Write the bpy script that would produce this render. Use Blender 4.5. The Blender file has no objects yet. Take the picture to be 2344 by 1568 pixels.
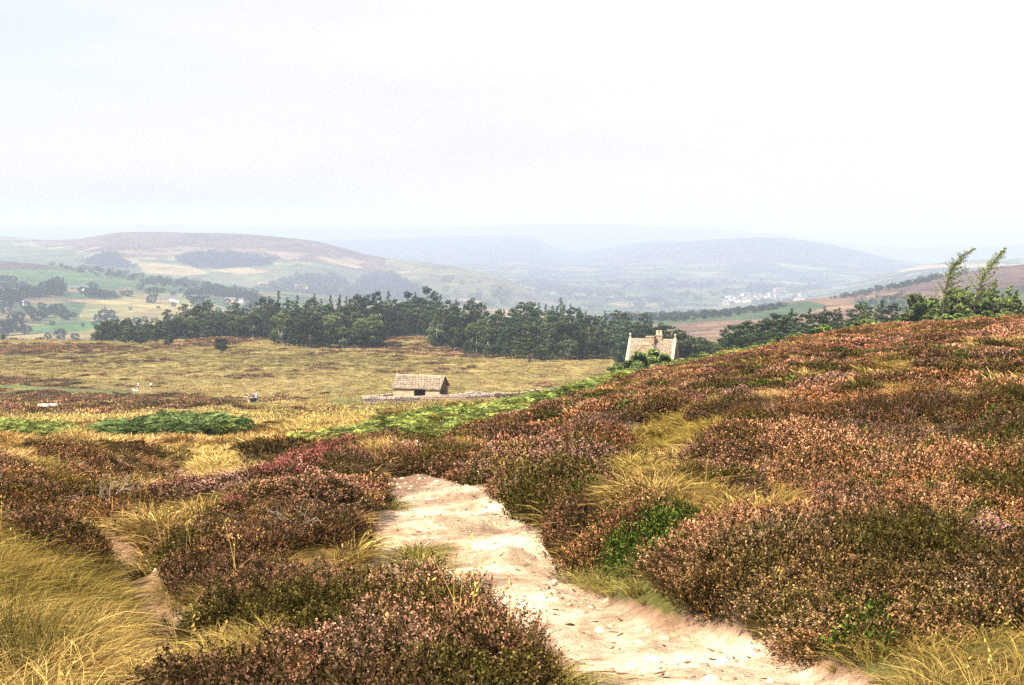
import bpy, math, random
import numpy as np
from mathutils import Vector, Matrix
R = math.radians
VG_ = 1.42
rng = np.random.default_rng(11)
random.seed(11)
scene = bpy.context.scene
COL = scene.collection
ZC = 1.7                      # eye height above the ground underfoot
F = 3256.0                    # focal length in photo units (2344 wide)
CU, CV, HV = 1172.0, 784.0, 510.0
PIT = math.atan((CV-HV)/F)
cp, sp = math.cos(PIT), math.sin(PIT)

# ------------------------------------------------------------------ survey maths
def t_of_v(v):                # drop per metre ahead
    b = -(np.asarray(v, float)-CV)/F
    return -(b*cp-sp)/(cp+b*sp)
def z_of(v, d): return ZC - t_of_v(v)*d
def x_of(u, v, d):
    b = -(v-CV)/F
    return d*((u-CU)/F)/(cp+b*sp)
def uv_of(x, y, z):
    y = np.maximum(y, .5); zz = z-ZC
    f = y*cp - zz*sp; b = zz*cp + y*sp
    return CU+F*x/f, CV-F*b/f
def pchip(xs, ys, xq):
    xs = np.asarray(xs, float); ys = np.asarray(ys, float)
    h = np.diff(xs); dl = np.diff(ys)/h; n = len(xs)
    m = np.zeros(n)
    for i in range(1, n-1):
        if dl[i-1]*dl[i] > 0:
            w1 = 2*h[i]+h[i-1]; w2 = h[i]+2*h[i-1]
            m[i] = (w1+w2)/(w1/dl[i-1]+w2/dl[i])
    m[0] = dl[0]; m[-1] = dl[-1]
    xq = np.clip(xq, xs[0], xs[-1])
    k = np.clip(np.searchsorted(xs, xq, side='right')-1, 0, n-2)
    t = (xq-xs[k])/h[k]
    return ((1+2*t)*(1-t)**2*ys[k] + t*(1-t)**2*h[k]*m[k] + t*t*(3-2*t)*ys[k+1] + t*t*(t-1)*h[k]*m[k+1])
def hash2(ix, iy, s):
    n = (ix.astype(np.int64)*374761393 + iy.astype(np.int64)*668265263 + s*974711) & 0x7fffffff
    n = ((n ^ (n >> 13))*1274126177) & 0x7fffffff
    n = ((n ^ (n >> 16))*461845907) & 0x7fffffff
    return ((n ^ (n >> 15)) & 0xffff)/65535.0
def vnoise(x, y, s=0):
    x = np.asarray(x, float); y = np.asarray(y, float)
    ix = np.floor(x); iy = np.floor(y); fx = x-ix; fy = y-iy
    fx = fx*fx*(3-2*fx); fy = fy*fy*(3-2*fy)
    a = hash2(ix, iy, s); b = hash2(ix+1, iy, s); c = hash2(ix, iy+1, s); d = hash2(ix+1, iy+1, s)
    return (a*(1-fx)+b*fx)*(1-fy) + (c*(1-fx)+d*fx)*fy
def fbm(x, y, s=0, o=4):
    r = 0; a = .5; t = 0
    for i in range(o):
        r = r+a*vnoise(x*2**i+17.3*i, y*2**i-9.1*i, s+i*7); t += a; a *= .5
    return r/t
def sstep(a, b, x):
    t = np.clip((x-a)/(b-a), 0, 1); return t*t*(3-2*t)
def inpoly(u, v, P):
    u = np.asarray(u, float); v = np.asarray(v, float)
    r = np.zeros(u.shape, bool); n = len(P)
    for i in range(n):
        x1, y1 = P[i]; x2, y2 = P[(i+1) % n]
        if y1 == y2: continue
        c = ((y1 > v) != (y2 > v)) & (u < (x2-x1)*(v-y1)/(y2-y1)+x1)
        r ^= c
    return r
def dist_line(x, y, P):
    best = np.full(np.shape(x), 1e9)
    for (x1, y1), (x2, y2) in zip(P[:-1], P[1:]):
        dx, dy = x2-x1, y2-y1; L = dx*dx+dy*dy+1e-9
        t = np.clip(((x-x1)*dx+(y-y1)*dy)/L, 0, 1)
        best = np.minimum(best, np.hypot(x-x1-t*dx, y-y1-t*dy))
    return best

# profile sheet: columns {u: [(distance ahead, photo row it is seen at)]} -> height function
class Sheet:
    def __init__(s, cols, dmin, dmax, n=900, near=False, scale=1):
        s.us = np.array(sorted(cols), float); s.q = np.exp(np.linspace(math.log(dmin), math.log(dmax), n))
        s.dmin, s.dmax = dmin, dmax
        T = []
        for u in sorted(cols):
            d = np.array([p[0] for p in cols[u]], float); z = z_of(np.array([p[1] for p in cols[u]], float), d)
            if near: d = np.r_[-12., 0., 2., d]; z = np.r_[0.25, 0., -.12, z]
            T.append(pchip(d, z, s.q))
        T = np.array(T)
        s.ug = np.arange(s.us[0], s.us[-1]+1, 8.0*scale)
        G = np.empty((len(s.ug), n))
        for j in range(n): G[:, j] = pchip(s.us, T[:, j], s.ug)
        s.G = G; s.sc = 8.0*scale
    def h(s, x, y):
        yy = np.clip(y, s.dmin, s.dmax)
        u = CU + F*.993*x/np.maximum(y, 3.0)
        a = np.clip((u-s.ug[0])/s.sc, 0, len(s.ug)-1.001); b = np.clip(np.log(yy/s.dmin)/math.log(s.dmax/s.dmin)*(len(s.q)-1), 0, len(s.q)-1.001)
        i = a.astype(int); j = b.astype(int); fa = a-i; fb = b-j
        G = s.G
        return (G[i, j]*(1-fa)+G[i+1, j]*fa)*(1-fb) + (G[i, j+1]*(1-fa)+G[i+1, j+1]*fa)*fb

T = [(323, 896), (370, 858), (430, 822), (520, 790), (580, 783), (650, 800), (800, 865), (1000, 900)]
TL = [(323, 896), (370, 862), (430, 832), (520, 797), (580, 783), (640, 800), (800, 865), (1000, 900)]
T2 = [(323, 888), (370, 858), (430, 822), (520, 795), (600, 793), (800, 830), (1000, 860)]
near_cols = {
 -1200: [(7,1540),(9.5,1390),(13.5,1220),(20,1080),(30,990),(36,1010),(60,1000),(100,980),(140,962),(228,925)]+TL,
 -300: [(7,1555),(9.5,1400),(13.5,1230),(20,1095),(30,1000),(36,1020),(60,1005),(100,985),(140,962),(228,925)]+TL,
 0: [(7,1568),(9.5,1430),(13.5,1265),(20,1130),(30,1035),(36,1050),(60,1012),(100,985),(140,962),(228,925)]+TL,
 200: [(7,1575),(9,1470),(12,1330),(16,1220),(22,1135),(29,1075),(36,1060),(60,1014),(100,985),(140,962),(228,925)]+TL,
 330: [(7,1585),(8.5,1490),(11,1370),(15,1255),(22,1155),(30,1095),(42,1052),(60,1016),(100,985),(140,962),(228,925)]+T,
 480: [(7,1575),(9,1460),(12,1345),(16,1230),(21,1150),(27,1110),(33,1095),(40,1066),(55,1030),(72,1003),(100,982),(140,960),(228,925)]+T,
 600: [(7,1568),(10,1410),(12.5,1310),(16,1205),(21,1110),(25,1080),(29,1100),(38,1070),(50,1037),(70,1003),(100,980),(140,960),(228,925)]+T,
 900: [(7,1568),(10,1410),(13,1300),(17,1200),(21,1130),(25,1085),(30,1050),(34,1055),(42,1035),(60,992),(90,962),(130,948),(180,935),(228,920)]+T,
 1172: [(7,1568),(10,1410),(13,1300),(17,1195),(22.5,1100),(26,1104),(30,1080),(45,1010),(65,960),(95,930),(130,918),(170,925),(228,914)]+T,
 1400: [(7,1568),(10,1430),(14,1300),(18,1200),(25,1090),(35,1000),(50,937),(75,900),(110,882),(130,876),(160,893),(228,893)]+T2,
 1500: [(7,1568),(10,1415),(14,1275),(18,1175),(25,1065),(35,980),(50,918),(75,878),(100,862),(120,854),(150,868),(228,880)]+T2,
 1640: [(7,1568),(10,1420),(14,1270),(18,1160),(25,1045),(35,960),(50,898),(75,858),(100,834),(115,827),(140,832),(280,835),(430,812),(600,800),(800,815),(1000,850)],
 1900: [(7,1568),(10,1415),(14,1265),(18,1148),(25,1024),(35,930),(50,858),(75,803),(95,778),(105,774),(135,790),(280,795),(600,795),(800,800),(1000,830)],
 2150: [(7,1568),(10,1405),(14,1250),(18,1130),(25,1005),(35,912),(50,835),(75,774),(95,752),(103,748),(135,775),(280,785),(600,775),(800,780),(1000,800)],
 2344: [(7,1568),(10,1400),(14,1243),(18,1122),(25,993),(35,898),(50,822),(70,766),(90,735),(100,731),(130,750),(280,765),(600,755),(800,755),(1000,770)],
 3000: [(7,1560),(10,1385),(14,1220),(18,1095),(25,965),(35,870),(50,795),(70,730),(90,708),(100,705),(130,725),(280,750),(600,740),(800,740),(1000,750)],
 3600: [(7,1560),(10,1385),(14,1215),(18,1090),(25,955),(35,860),(50,785),(70,720),(90,700),(100,698),(130,715),(280,745),(600,735),(800,735),(1000,740)],
}
S0 = Sheet(near_cols, 1.5, 1000, near=True)

def hit(u, v, d0=3.0, d1=950.0):      # first ground point met looking along photo point (u, v)
    d = np.exp(np.linspace(math.log(d0), math.log(d1), 4000)); x = x_of(u, v, d)
    ok = np.nonzero(S0.h(x, d) >= z_of(v, d))[0]
    k = ok[0] if len(ok) else len(d)-1
    return float(x[k]), float(d[k])
def worldline(P): return [hit(u, v) for u, v in P]

# ------------------------------------------------------------------ ground cover plan (photo units)
PATH = [(1270,1720),(1235,1610),(1190,1520),(1110,1455),(1040,1412),(950,1385),(870,1360),(790,1305),(805,1245),(812,1190),(828,1150),(842,1118),(855,1094),(935,1086),(1000,1089),(1070,1100),(1135,1114),(1165,1150),(1200,1180),(1235,1200),(1268,1225),(1285,1250),(1310,1290),(1340,1330),(1400,1362),(1480,1388),(1590,1412),(1725,1443),(1840,1482),(1925,1515),(2000,1550),(2190,1680),(2500,1950),(3000,2700),(1150,2700),(1150,1900)]
GULLY = worldline([(345,1520),(335,1460),(345,1405),(352,1350),(300,1290),(262,1245),(245,1225)])
GULLY2 = worldline([(395,1105),(420,1065),(432,1040),(428,1028)])
BANK = worldline([(1118,1120),(1175,1185),(1245,1228),(1268,1262),(1330,1345),(1450,1404),(1680,1466),(1930,1565)])
RHILL = [(878,1090),(930,1080),(900,1045),(960,1020),(1050,1000),(1150,965),(1260,930),(1310,905),(1400,882),(1440,845),(1500,835),(1640,790),(1900,720),(2344,690),(3700,600),(3700,1568),(2300,2000),(1960,1600),(1850,1530),(1680,1462),(1450,1400),(1320,1330),(1245,1225),(1118,1122)]
FERN = [(672,1018),(700,1006),(790,996),(860,990),(900,968),(960,956),(1060,942),(1170,930),(1300,903),(1380,872),(1420,830),(1470,812),(1500,835),(1440,868),(1400,888),(1310,908),(1250,932),(1150,966),(1050,992),(950,1016),(885,1036),(858,1024),(868,1004),(790,1010),(740,1024),(680,1028)]
FERN2 = [(200,992),(270,982),(345,969),(430,965),(495,974),(550,992),(500,1000),(440,1004),(340,1000),(230,999)]
FERN3 = [(-400,975),(60,974),(130,980),(150,992),(90,1004),(0,1008),(-400,1005)]
YGRASS = [(1350,1030),(1480,965),(1600,925),(1700,915),(1710,990),(1660,1030),(1560,1075),(1430,1080)]
YGRASS2 = [(900,1045),(1000,1012),(1130,985),(1210,965),(1200,1000),(1110,1030),(1000,1050),(930,1072)]
BANKGRASS = [(1330,1320),(1400,1300),(1490,1300),(1550,1320),(1570,1370),(1560,1405),(1470,1395),(1390,1368)]
BILB = [(1400,1290),(1450,1235),(1500,1190),(1570,1165),(1590,1230),(1560,1290),(1470,1320),(1410,1325)]
BR_GRASS = [(1900,1600),(1980,1530),(2050,1480),(2200,1460),(2400,1440),(2700,1500),(2700,1900),(2100,1900)]
RIDGE = [(400,1340),(420,1255),(480,1210),(570,1155),(665,1108),(750,1070),(835,1052),(835,1085),(800,1140),(755,1185),(660,1235),(590,1290),(490,1360),(420,1370)]
RIDGEG = [(760,1180),(800,1140),(825,1150),(815,1230),(790,1300),(760,1360),(640,1420),(500,1430),(480,1360),(600,1290),(690,1230)]
KNOLL = [(-500,1080),(0,1070),(60,1085),(120,1150),(170,1220),(205,1305),(280,1380),(290,1420),(240,1400),(160,1310),(0,1250),(-500,1230)]
LMOOR = [(110,1035),(200,1025),(320,1030),(355,1055),(335,1085),(280,1105),(200,1115),(130,1085)]
FRONT = [(380,1900),(340,1680),(400,1610),(500,1570),(560,1545),(640,1515),(740,1480),(860,1445),(950,1430),(1040,1435),(1120,1450),(1160,1500),(1150,1600),(1090,1720),(1060,1950),(1050,2400),(380,2400)]
TUSS = [(-700,1900),(-700,1200),(0,1215),(120,1260),(240,1330),(300,1400),(290,1500),(240,1568),(240,1900)]
BELL = [(515,1165),(600,1110),(660,1075),(740,1045),(815,1048),(840,1080),(780,1095),(700,1100),(640,1140),(610,1190),(570,1220),(520,1230)]
BELL2 = [(395,1270),(430,1235),(500,1245),(520,1290),(430,1310)]
BELL3 = [(1650,1370),(1700,1330),(1780,1290),(1870,1275),(1920,1290),(1860,1310),(1760,1330),(1700,1390)]
BELL4 = [(2200,1310),(2260,1280),(2400,1250),(2500,1250),(2500,1300),(2320,1320),(2240,1350)]
PLAINH = [[(-400,900),(0,905),(60,890),(150,882),(260,888),(330,902),(560,912),(560,922),(420,938),(300,945),(100,955),(-400,950)],
          [(-400,858),(0,860),(90,862),(170,866),(180,880),(60,885),(-400,885)],
          [(500,862),(620,858),(640,868),(540,872)], [(560,915),(640,905),(700,915),(620,925)],
          [(-400,790),(220,783),(300,792),(330,800),(120,812),(-400,815)],[(330,790),(550,764),(640,772),(560,786),(340,803)],
          [(820,770),(990,768),(1100,800),(1140,820),(1000,815),(860,795)]]
LIGHTG = [[(620,985),(700,950),(880,935),(900,950),(860,975),(760,992),(680,1000)],[(0,955),(300,945),(600,940),(640,965),(560,985),(430,960),(250,965),(60,972),(0,972)],
          [(350,1090),(390,1050),(430,1020),(480,1020),(560,1050),(600,1070),(520,1085),(440,1125),(370,1120)]]
GREENP = [[(-50,880),(120,884),(330,900),(300,905),(100,892),(-50,890)],[(480,905),(560,918),(640,925),(560,923),(470,910)],[(740,915),(840,912),(850,922),(740,925)]]
DKPLAIN = [[(-400,815),(600,795),(1160,830),(1000,850),(560,842),(-400,850)]]

gau = lambda x, y, cx, cy, sx, sy: np.exp(-((x-cx)/sx)**2-((y-cy)/sy)**2)
KN = hit(930, 790)
RN = hit(430, 790)
LN = hit(60, 790)
def H(x, y):
    x = np.asarray(x, float); y = np.asarray(y, float)
    z = S0.h(x, y)
    z = z + 2.6*gau(x, y, KN[0], 548, 24, 32) + 1.9*gau(x, y, RN[0]+5, 560, 24, 22) + 1.2*gau(x, y, LN[0]-6, 565, 28, 20)
    a = sstep(60, 260, y)
    z = z + (fbm(x/9, y/9, 3)-.5)*(.10+1.1*a) + (fbm(x/1.6, y/1.6, 5, 3)-.5)*.14
    g = dist_line(x, y, GULLY)
    z = z - .30*np.exp(-(g/.38)**2)
    g = dist_line(x, y, GULLY2)
    z = z - .25*np.exp(-(g/.7)**2)
    return z

# fan grid of the near ground
nx, ny = 640, 1350
sg = np.tan(np.linspace(-.72, .72, nx)); sg = sg*.62
yy = np.exp(np.linspace(math.log(1.0), math.log(1006.0), ny))-6.0
SG, YG = np.meshgrid(sg, yy)
XG = SG*(YG+6.0)
ZG0 = H(XG, YG)
UG, VG = uv_of(XG, YG, ZG0)
front = YG > 2.5
def soft(P, jit=10, src=None):        # polygon mask with a ragged edge
    u, v, x, y = src
    w = 1/np.maximum(y, 6)
    ju = (fbm(x*.9/np.maximum(1, y/25), y*.9/np.maximum(1, y/25), 41)-.5)*2*jit*2; jv = (fbm(x*.9/np.maximum(1, y/25)+40, y*.9/np.maximum(1, y/25), 43)-.5)*2*jit
    return inpoly(u+ju, v+jv, P)
def path_mask(x, y, u, v):
    m = inpoly(u+(fbm(x*2.2, y*2.2, 61)-.5)*44, v+(fbm(x*2.2, y*2.2, 63)-.5)*26, PATH) & (y < 24.6) & (y > 2)
    return m
PM = path_mask(XG, YG, UG, VG)
def blur(a, n=2):
    a = a.astype(float)
    for _ in range(n):
        a[1:-1, 1:-1] = (a[1:-1, 1:-1]*2+a[:-2, 1:-1]+a[2:, 1:-1]+a[1:-1, :-2]+a[1:-1, 2:])/6
    return a
PMB = blur(PM, 3)
bankd = dist_line(XG, YG, BANK)
ZG = ZG0 - .13*blur(PM, 12)
ruts = (fbm(XG*2.5, YG*2.5, 71, 4)-.5)*.09 + (fbm(XG*.8+3, YG*.8, 73, 2)-.5)*.16
ZG = ZG + PMB*ruts
lump = sstep(8, 15, YG)*(1-sstep(90, 150, YG))*(1-PMB)*sstep(.2, 1.2, bankd)
ZG = ZG + lump*((fbm(XG/1.5, YG/1.5, 401, 2)-.5)*.68*(1-.5*sstep(40, 90, YG))+(fbm(XG/4.2, YG/4.2, 403, 2)-.5)*.9*sstep(18, 40, YG))
# small eroded steps across the path
for P, hgt in ((worldline([(1000,1190),(1060,1178),(1150,1160),(1180,1172)]), .13), (worldline([(870,1105),(960,1092),(1060,1110),(1110,1126)]), .07), (worldline([(1150,1262),(1210,1240),(1262,1236)]), .10)):
    g = dist_line(XG, YG, P)
    ZG = ZG + PMB*hgt*np.exp(-(g/.28)**2)*(.5+fbm(XG*3, YG*3, 77))
def grid_h(x, y):                     # height on the finished mesh
    x = np.asarray(x, float); y = np.asarray(y, float)
    b = np.log(np.maximum(y+6.0, 1.0))/math.log(1006.0)*(ny-1)
    a = (np.arctan(np.clip(x/(y+6.0)/.62, -.87, .87))+.72)/1.44*(nx-1)
    a = np.clip(a, 0, nx-1.001); b = np.clip(b, 0, ny-1.001)
    i = b.astype(int); j = a.astype(int); fb = b-i; fa = a-j
    return (ZG[i, j]*(1-fa)+ZG[i, j+1]*fa)*(1-fb)+(ZG[i+1, j]*(1-fa)+ZG[i+1, j+1]*fa)*fb

# ------------------------------------------------------------------ mesh helpers
def tag(o, label=None, cat=None, group=None, kind=None):
    if label: o['label'] = label
    if cat: o['category'] = cat
    if group: o['group'] = group
    if kind: o['kind'] = kind
    return o
def npmesh(name, V, faces, col=None, smooth=False, midx=None):
    me = bpy.data.meshes.new(name)
    V = np.asarray(V, np.float32)
    if not isinstance(faces, list): faces = [faces]
    faces = [np.asarray(f, np.int32) for f in faces if len(f)]
    me.vertices.add(len(V)); me.vertices.foreach_set('co', V.ravel())
    lv = np.concatenate([f.ravel() for f in faces]); tot = np.concatenate([np.full(len(f), f.shape[1], np.int32) for f in faces])
    me.loops.add(len(lv)); me.loops.foreach_set('vertex_index', lv)
    me.polygons.add(len(tot)); st = np.r_[0, np.cumsum(tot)[:-1]].astype(np.int32)
    me.polygons.foreach_set('loop_start', st); me.polygons.foreach_set('loop_total', tot)
    if smooth: me.polygons.foreach_set('use_smooth', np.ones(len(tot), bool))
    if midx is not None: me.polygons.foreach_set('material_index', np.asarray(midx, np.int32))
    me.update(calc_edges=True)
    if col is not None:
        c = np.ones((len(V), 4), np.float32); c[:, :col.shape[1]] = col
        a = me.color_attributes.new('Col', 'FLOAT_COLOR', 'POINT'); a.data.foreach_set('color', c.ravel())
    return me
def link(name, me, mat=None, parent=None, loc=None):
    o = bpy.data.objects.new(name, me); COL.objects.link(o)
    if mat is not None:
        for m in (mat if isinstance(mat, (list, tuple)) else [mat]): me.materials.append(m)
    if parent is not None: o.parent = parent
    if loc is not None: o.location = loc
    return o
def gridfaces(ny_, nx_):
    i = np.arange((ny_-1)*(nx_-1)); r = i//(nx_-1); c = i % (nx_-1); a = r*nx_+c
    return np.stack([a, a+1, a+nx_+1, a+nx_], 1)
class MB:                              # collects shapes into one mesh
    def __init__(s): s.V = []; s.F = []; s.n = 0
    def add(s, V, Fc):
        s.V += [tuple(v) for v in V]; s.F += [tuple(i+s.n for i in f) for f in Fc]; s.n += len(V)
    def box(s, c, d, rz=0, jit=0, M=None):
        V = []
        for sx in (-1, 1):
            for sy in (-1, 1):
                for sz in (-1, 1):
                    p = Vector((sx*d[0]/2, sy*d[1]/2, sz*d[2]/2))
                    if jit: p += Vector([random.uniform(-jit, jit) for _ in range(3)])
                    if M: p = M @ p
                    elif rz: p = Matrix.Rotation(rz, 3, 'Z') @ p
                    V.append(p+Vector(c))
        s.add(V, [(0,1,3,2),(4,6,7,5),(0,4,5,1),(2,3,7,6),(0,2,6,4),(1,5,7,3)])
    def tube(s, P, rad, n=6, cap=True):
        P = [Vector(p) for p in P]; rad = rad if isinstance(rad, (list, tuple)) else [rad]*len(P)
        V = []
        for i, p in enumerate(P):
            t = (P[min(i+1, len(P)-1)]-P[max(i-1, 0)]).normalized()
            a = t.orthogonal().normalized() if abs(t.z) > .9 else t.cross(Vector((0,0,1))).normalized(); b = t.cross(a)
            for k in range(n):
                w = 2*math.pi*k/n; V.append(p+(a*math.cos(w)+b*math.sin(w))*rad[i])
        Fc = []
        for i in range(len(P)-1):
            for k in range(n):
                Fc.append((i*n+k, i*n+(k+1) % n, (i+1)*n+(k+1) % n, (i+1)*n+k))
        if cap: Fc += [tuple(range(n))[::-1], tuple(range((len(P)-1)*n, len(P)*n))]
        s.add(V, Fc)
    def poly(s, V): s.add(V, [tuple(range(len(V)))])
    def build(s, name, mat, parent=None, loc=None, smooth=False, bevel=0):
        me = bpy.data.meshes.new(name); me.from_pydata(s.V, [], s.F); me.update()
        if smooth: me.polygons.foreach_set('use_smooth', np.ones(len(me.polygons), bool))
        o = link(name, me, mat, parent, loc)
        if bevel:
            b = o.modifiers.new('bevel', 'BEVEL'); b.width = bevel; b.segments = 1
        return o
def empty(name, loc, rz=0, **k):
    o = bpy.data.objects.new(name, None); COL.objects.link(o); o.location = loc; o.rotation_euler = (0, 0, rz); o.empty_display_size = .2
    tag(o, **k); return o

# ------------------------------------------------------------------ materials
def newmat(name):
    m = bpy.data.materials.new(name); m.use_nodes = True; nt = m.node_tree; nt.nodes.clear()
    out = nt.nodes.new('ShaderNodeOutputMaterial'); return m, nt, out
def N(nt, t, **k):
    n = nt.nodes.new(t)
    for a, b in k.items():
        if a == 'op': n.operation = b
        else: setattr(n, a, b)
    return n
def L(nt, a, b): nt.links.new(a, b)
def math_(nt, op, a, b=None, c=None):
    n = N(nt, 'ShaderNodeMath', op=op)
    for i, v in enumerate((a, b, c)):
        if v is None: continue
        if isinstance(v, (int, float)): n.inputs[i].default_value = v
        else: L(nt, v, n.inputs[i])
    return n.outputs[0]
def mixc(nt, f, a, b, mode='MIX'):
    n = N(nt, 'ShaderNodeMix', data_type='RGBA', blend_type=mode)
    for s_, v in ((n.inputs[0], f), (n.inputs[6], a), (n.inputs[7], b)):
        if isinstance(v, (int, float)): s_.default_value = v
        elif isinstance(v, tuple): s_.default_value = (*v[:3], 1)
        else: L(nt, v, s_)
    return n.outputs[2]
def noise(nt, scale, detail=4, rough=.6, vec=None):
    n = N(nt, 'ShaderNodeTexNoise'); n.inputs['Scale'].default_value = scale; n.inputs['Detail'].default_value = detail; n.inputs['Roughness'].default_value = rough
    if vec is None:
        g = N(nt, 'ShaderNodeNewGeometry'); vec = g.outputs['Position']
    L(nt, vec, n.inputs['Vector']); return n.outputs['Fac']
def mrange(nt, v, a, b, c, d):
    n = N(nt, 'ShaderNodeMapRange'); L(nt, v, n.inputs[0])
    for i, q in enumerate((a, b, c, d)): n.inputs[i+1].default_value = q
    return n.outputs[0]
def gam(nt, col, g):
    n = N(nt, 'ShaderNodeGamma'); L(nt, col, n.inputs[0]); n.inputs[1].default_value = g; return n.outputs[0]
def principled(nt, out, col, rough=.9, bump=None, bstr=.4, bdist=.02):
    p = N(nt, 'ShaderNodeBsdfPrincipled'); p.inputs['Roughness'].default_value = rough; p.inputs['Specular IOR Level'].default_value = .2
    if isinstance(col, tuple): p.inputs['Base Color'].default_value = (*col, 1)
    else: L(nt, col, p.inputs['Base Color'])
    if bump is not None:
        b = N(nt, 'ShaderNodeBump'); b.inputs['Strength'].default_value = bstr; b.inputs['Distance'].default_value = bdist
        L(nt, bump, b.inputs['Height']); L(nt, b.outputs[0], p.inputs['Normal'])
    L(nt, p.outputs[0], out.inputs[0]); return p
def mat_solid(name, c, rough=.8, var=.25, scale=6, bstr=.3):
    m, nt, out = newmat(name)
    tc = N(nt, 'ShaderNodeTexCoord')
    n1 = noise(nt, scale, 4, .6, tc.outputs['Object'])
    col = mixc(nt, 1.0, c, mixc(nt, mrange(nt, n1, .3, .7, 0, 1), (1-var,)*3, (1+var,)*3), 'MULTIPLY')
    col = gam(nt, col, 1.35)
    principled(nt, out, col, rough, n1, bstr, .02); return m
def mat_ground(name, fine, bump=.5, bdist=.05):
    m, nt, out = newmat(name)
    at = N(nt, 'ShaderNodeAttribute', attribute_name='Col')
    n1 = noise(nt, fine, 5, .7); n2 = noise(nt, fine*.13, 4, .6)
    f = mixc(nt, mrange(nt, n1, .3, .7, 0, 1), (.6, .6, .58), (1.4, 1.38, 1.35))
    f2 = mixc(nt, mrange(nt, n2, .3, .7, 0, 1), (.78, .78, .8), (1.2, 1.2, 1.18))
    col = gam(nt, mixc(nt, 1.0, mixc(nt, 1.0, at.outputs['Color'], f, 'MULTIPLY'), f2, 'MULTIPLY'), 1.5)
    principled(nt, out, col, .95, n1, bump, bdist); return m
def mat_veg(name, base, trans=.25, inst=True, tipc=None, var=.25):
    m, nt, out = newmat(name)
    at = N(nt, 'ShaderNodeAttribute', attribute_name='Col')
    sp_ = N(nt, 'ShaderNodeSeparateColor'); L(nt, at.outputs['Color'], sp_.inputs[0])
    if inst:
        ti = N(nt, 'ShaderNodeAttribute', attribute_name='tint', attribute_type='INSTANCER'); tip = ti.outputs['Color']
    else: tip = tipc
    col = mixc(nt, sp_.outputs[0], base, tip)
    br = sp_.outputs[1]
    if not inst:
        oi = N(nt, 'ShaderNodeObjectInfo'); br = math_(nt, 'MULTIPLY', br, mrange(nt, oi.outputs['Random'], 0, 1, 1-var, 1+var))
    cc = N(nt, 'ShaderNodeCombineColor')
    for i in range(3): L(nt, br, cc.inputs[i])
    col = gam(nt, mixc(nt, 1.0, col, cc.outputs[0], 'MULTIPLY'), VG_)
    d = N(nt, 'ShaderNodeBsdfDiffuse'); L(nt, col, d.inputs[0])
    if trans > 0:
        t = N(nt, 'ShaderNodeBsdfTranslucent'); L(nt, col, t.inputs[0])
        mx = N(nt, 'ShaderNodeMixShader'); mx.inputs[0].default_value = trans
        L(nt, d.outputs[0], mx.inputs[1]); L(nt, t.outputs[0], mx.inputs[2]); L(nt, mx.outputs[0], out.inputs[0])
    else: L(nt, d.outputs[0], out.inputs[0])
    return m
SKYV, EXPO, HAZE, HCOL = 3.25, 1.35, 1.7e-4, (.64, .735, .885)
# ------------------------------------------------------------------ cover of the near ground
def cover(x, y, z):
    """integer cover class for ground points: 0 grass 1 heather 2 fern 3 path 4 gully 5 yellow grass 6 bank grass 7 straw tussock 8 bilberry 9 light grass 10 short green"""
    u, v = uv_of(x, y, z); S = (u, v, x, y)
    c = np.zeros(np.shape(x), int)
    nz = fbm(x/7, y/7, 21); nf = fbm(x/1.7, y/1.7, 23)
    far = y > 60
    c[far & (nf*.35+nz*.35+fbm(x/28, y/28, 25)*.3 > .62)] = 1
    c[(~far) & (y > 8) & (nf*.5+nz*.5 > .585)] = 1
    for P in PLAINH: c[soft(P, 9, S) & (nz*.5+nf*.5 > .45) & (y > 120)] = 1
    for P in LIGHTG: c[soft(P, 6, S)] = 9
    for P in GREENP: c[soft(P, 3, S) & (y > 100)] = 10
    c[soft(LMOOR, 14, S) & (y < 90)] = 1
    m = soft(RHILL, 9, S) & (y < 160); c[m] = 1
    m &= (fbm(x/2.4, y/2.4, 29) > .61) & (y < 90) & ((u > 1350) | (y > 26)); c[m] = 0
    c[(x > 36) & (y < 170) & (u > 1500)] = 1
    c[soft(YGRASS2, 12, S) & (nf > .44) & (y > 28) & (y < 90)] = 5
    c[soft(YGRASS, 22, S) & (nf > .33)] = 5
    c[soft(FERN, 9, S) & (y > 34) & (y < 190) & (nf > np.where(v < 980, .24, .36))] = 2
    c[(u > 1380) & (u < 1560) & (y > 122) & (y < 165) & (nz > .4)] = 2
    c[(u > 1560) & (y > 118) & (y < 170) & (nz > .46)] = 2
    c[soft(FERN2, 7, S) & (nf > .30) & (y > 60) & (y < 150)] = 2
    c[soft(FERN3, 5, S) & (y > 60) & (y < 150) & (nf > .42)] = 2
    c[soft(KNOLL, 10, S) & (y < 36)] = 1
    c[soft(RIDGE, 12, S) & (y < 36)] = 1
    m = soft(RIDGEG, 12, S) & (y < 30); c[m] = np.where(nf[m] > .52, 1, 0)
    c[soft(FRONT, 14, S) & (y < 12)] = 1
    c[soft(BANKGRASS, 8, S) & (y < 18)] = 6
    c[soft(BILB, 8, S) & (y < 22)] = 8
    c[soft(BR_GRASS, 16, S) & (y < 12) & (nf > .42)] = 6
    c[soft(TUSS, 8, S) & (y < 14)] = 7
    c[(y < 3) | ((y < 7) & (u < 380))] = 7
    c[path_mask(x, y, u, v)] = 3
    c[dist_line(x, y, GULLY) < .22+.16*nf] = 4
    c[dist_line(x, y, GULLY2) < .42] = 4
    return c
BX = np.array(sorted(BANK, key=lambda p: p[1]))
rise = .38*sstep(0, .9, bankd)*(1-sstep(1.6, 3.6, bankd))*sstep(-.1, .8, XG-np.interp(YG, BX[:, 1], BX[:, 0]))*(1-sstep(20, 26, YG))*sstep(8.5, 11, YG)
ZG = ZG + rise*(1-PMB)
CG = cover(XG, YG, ZG)
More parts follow.
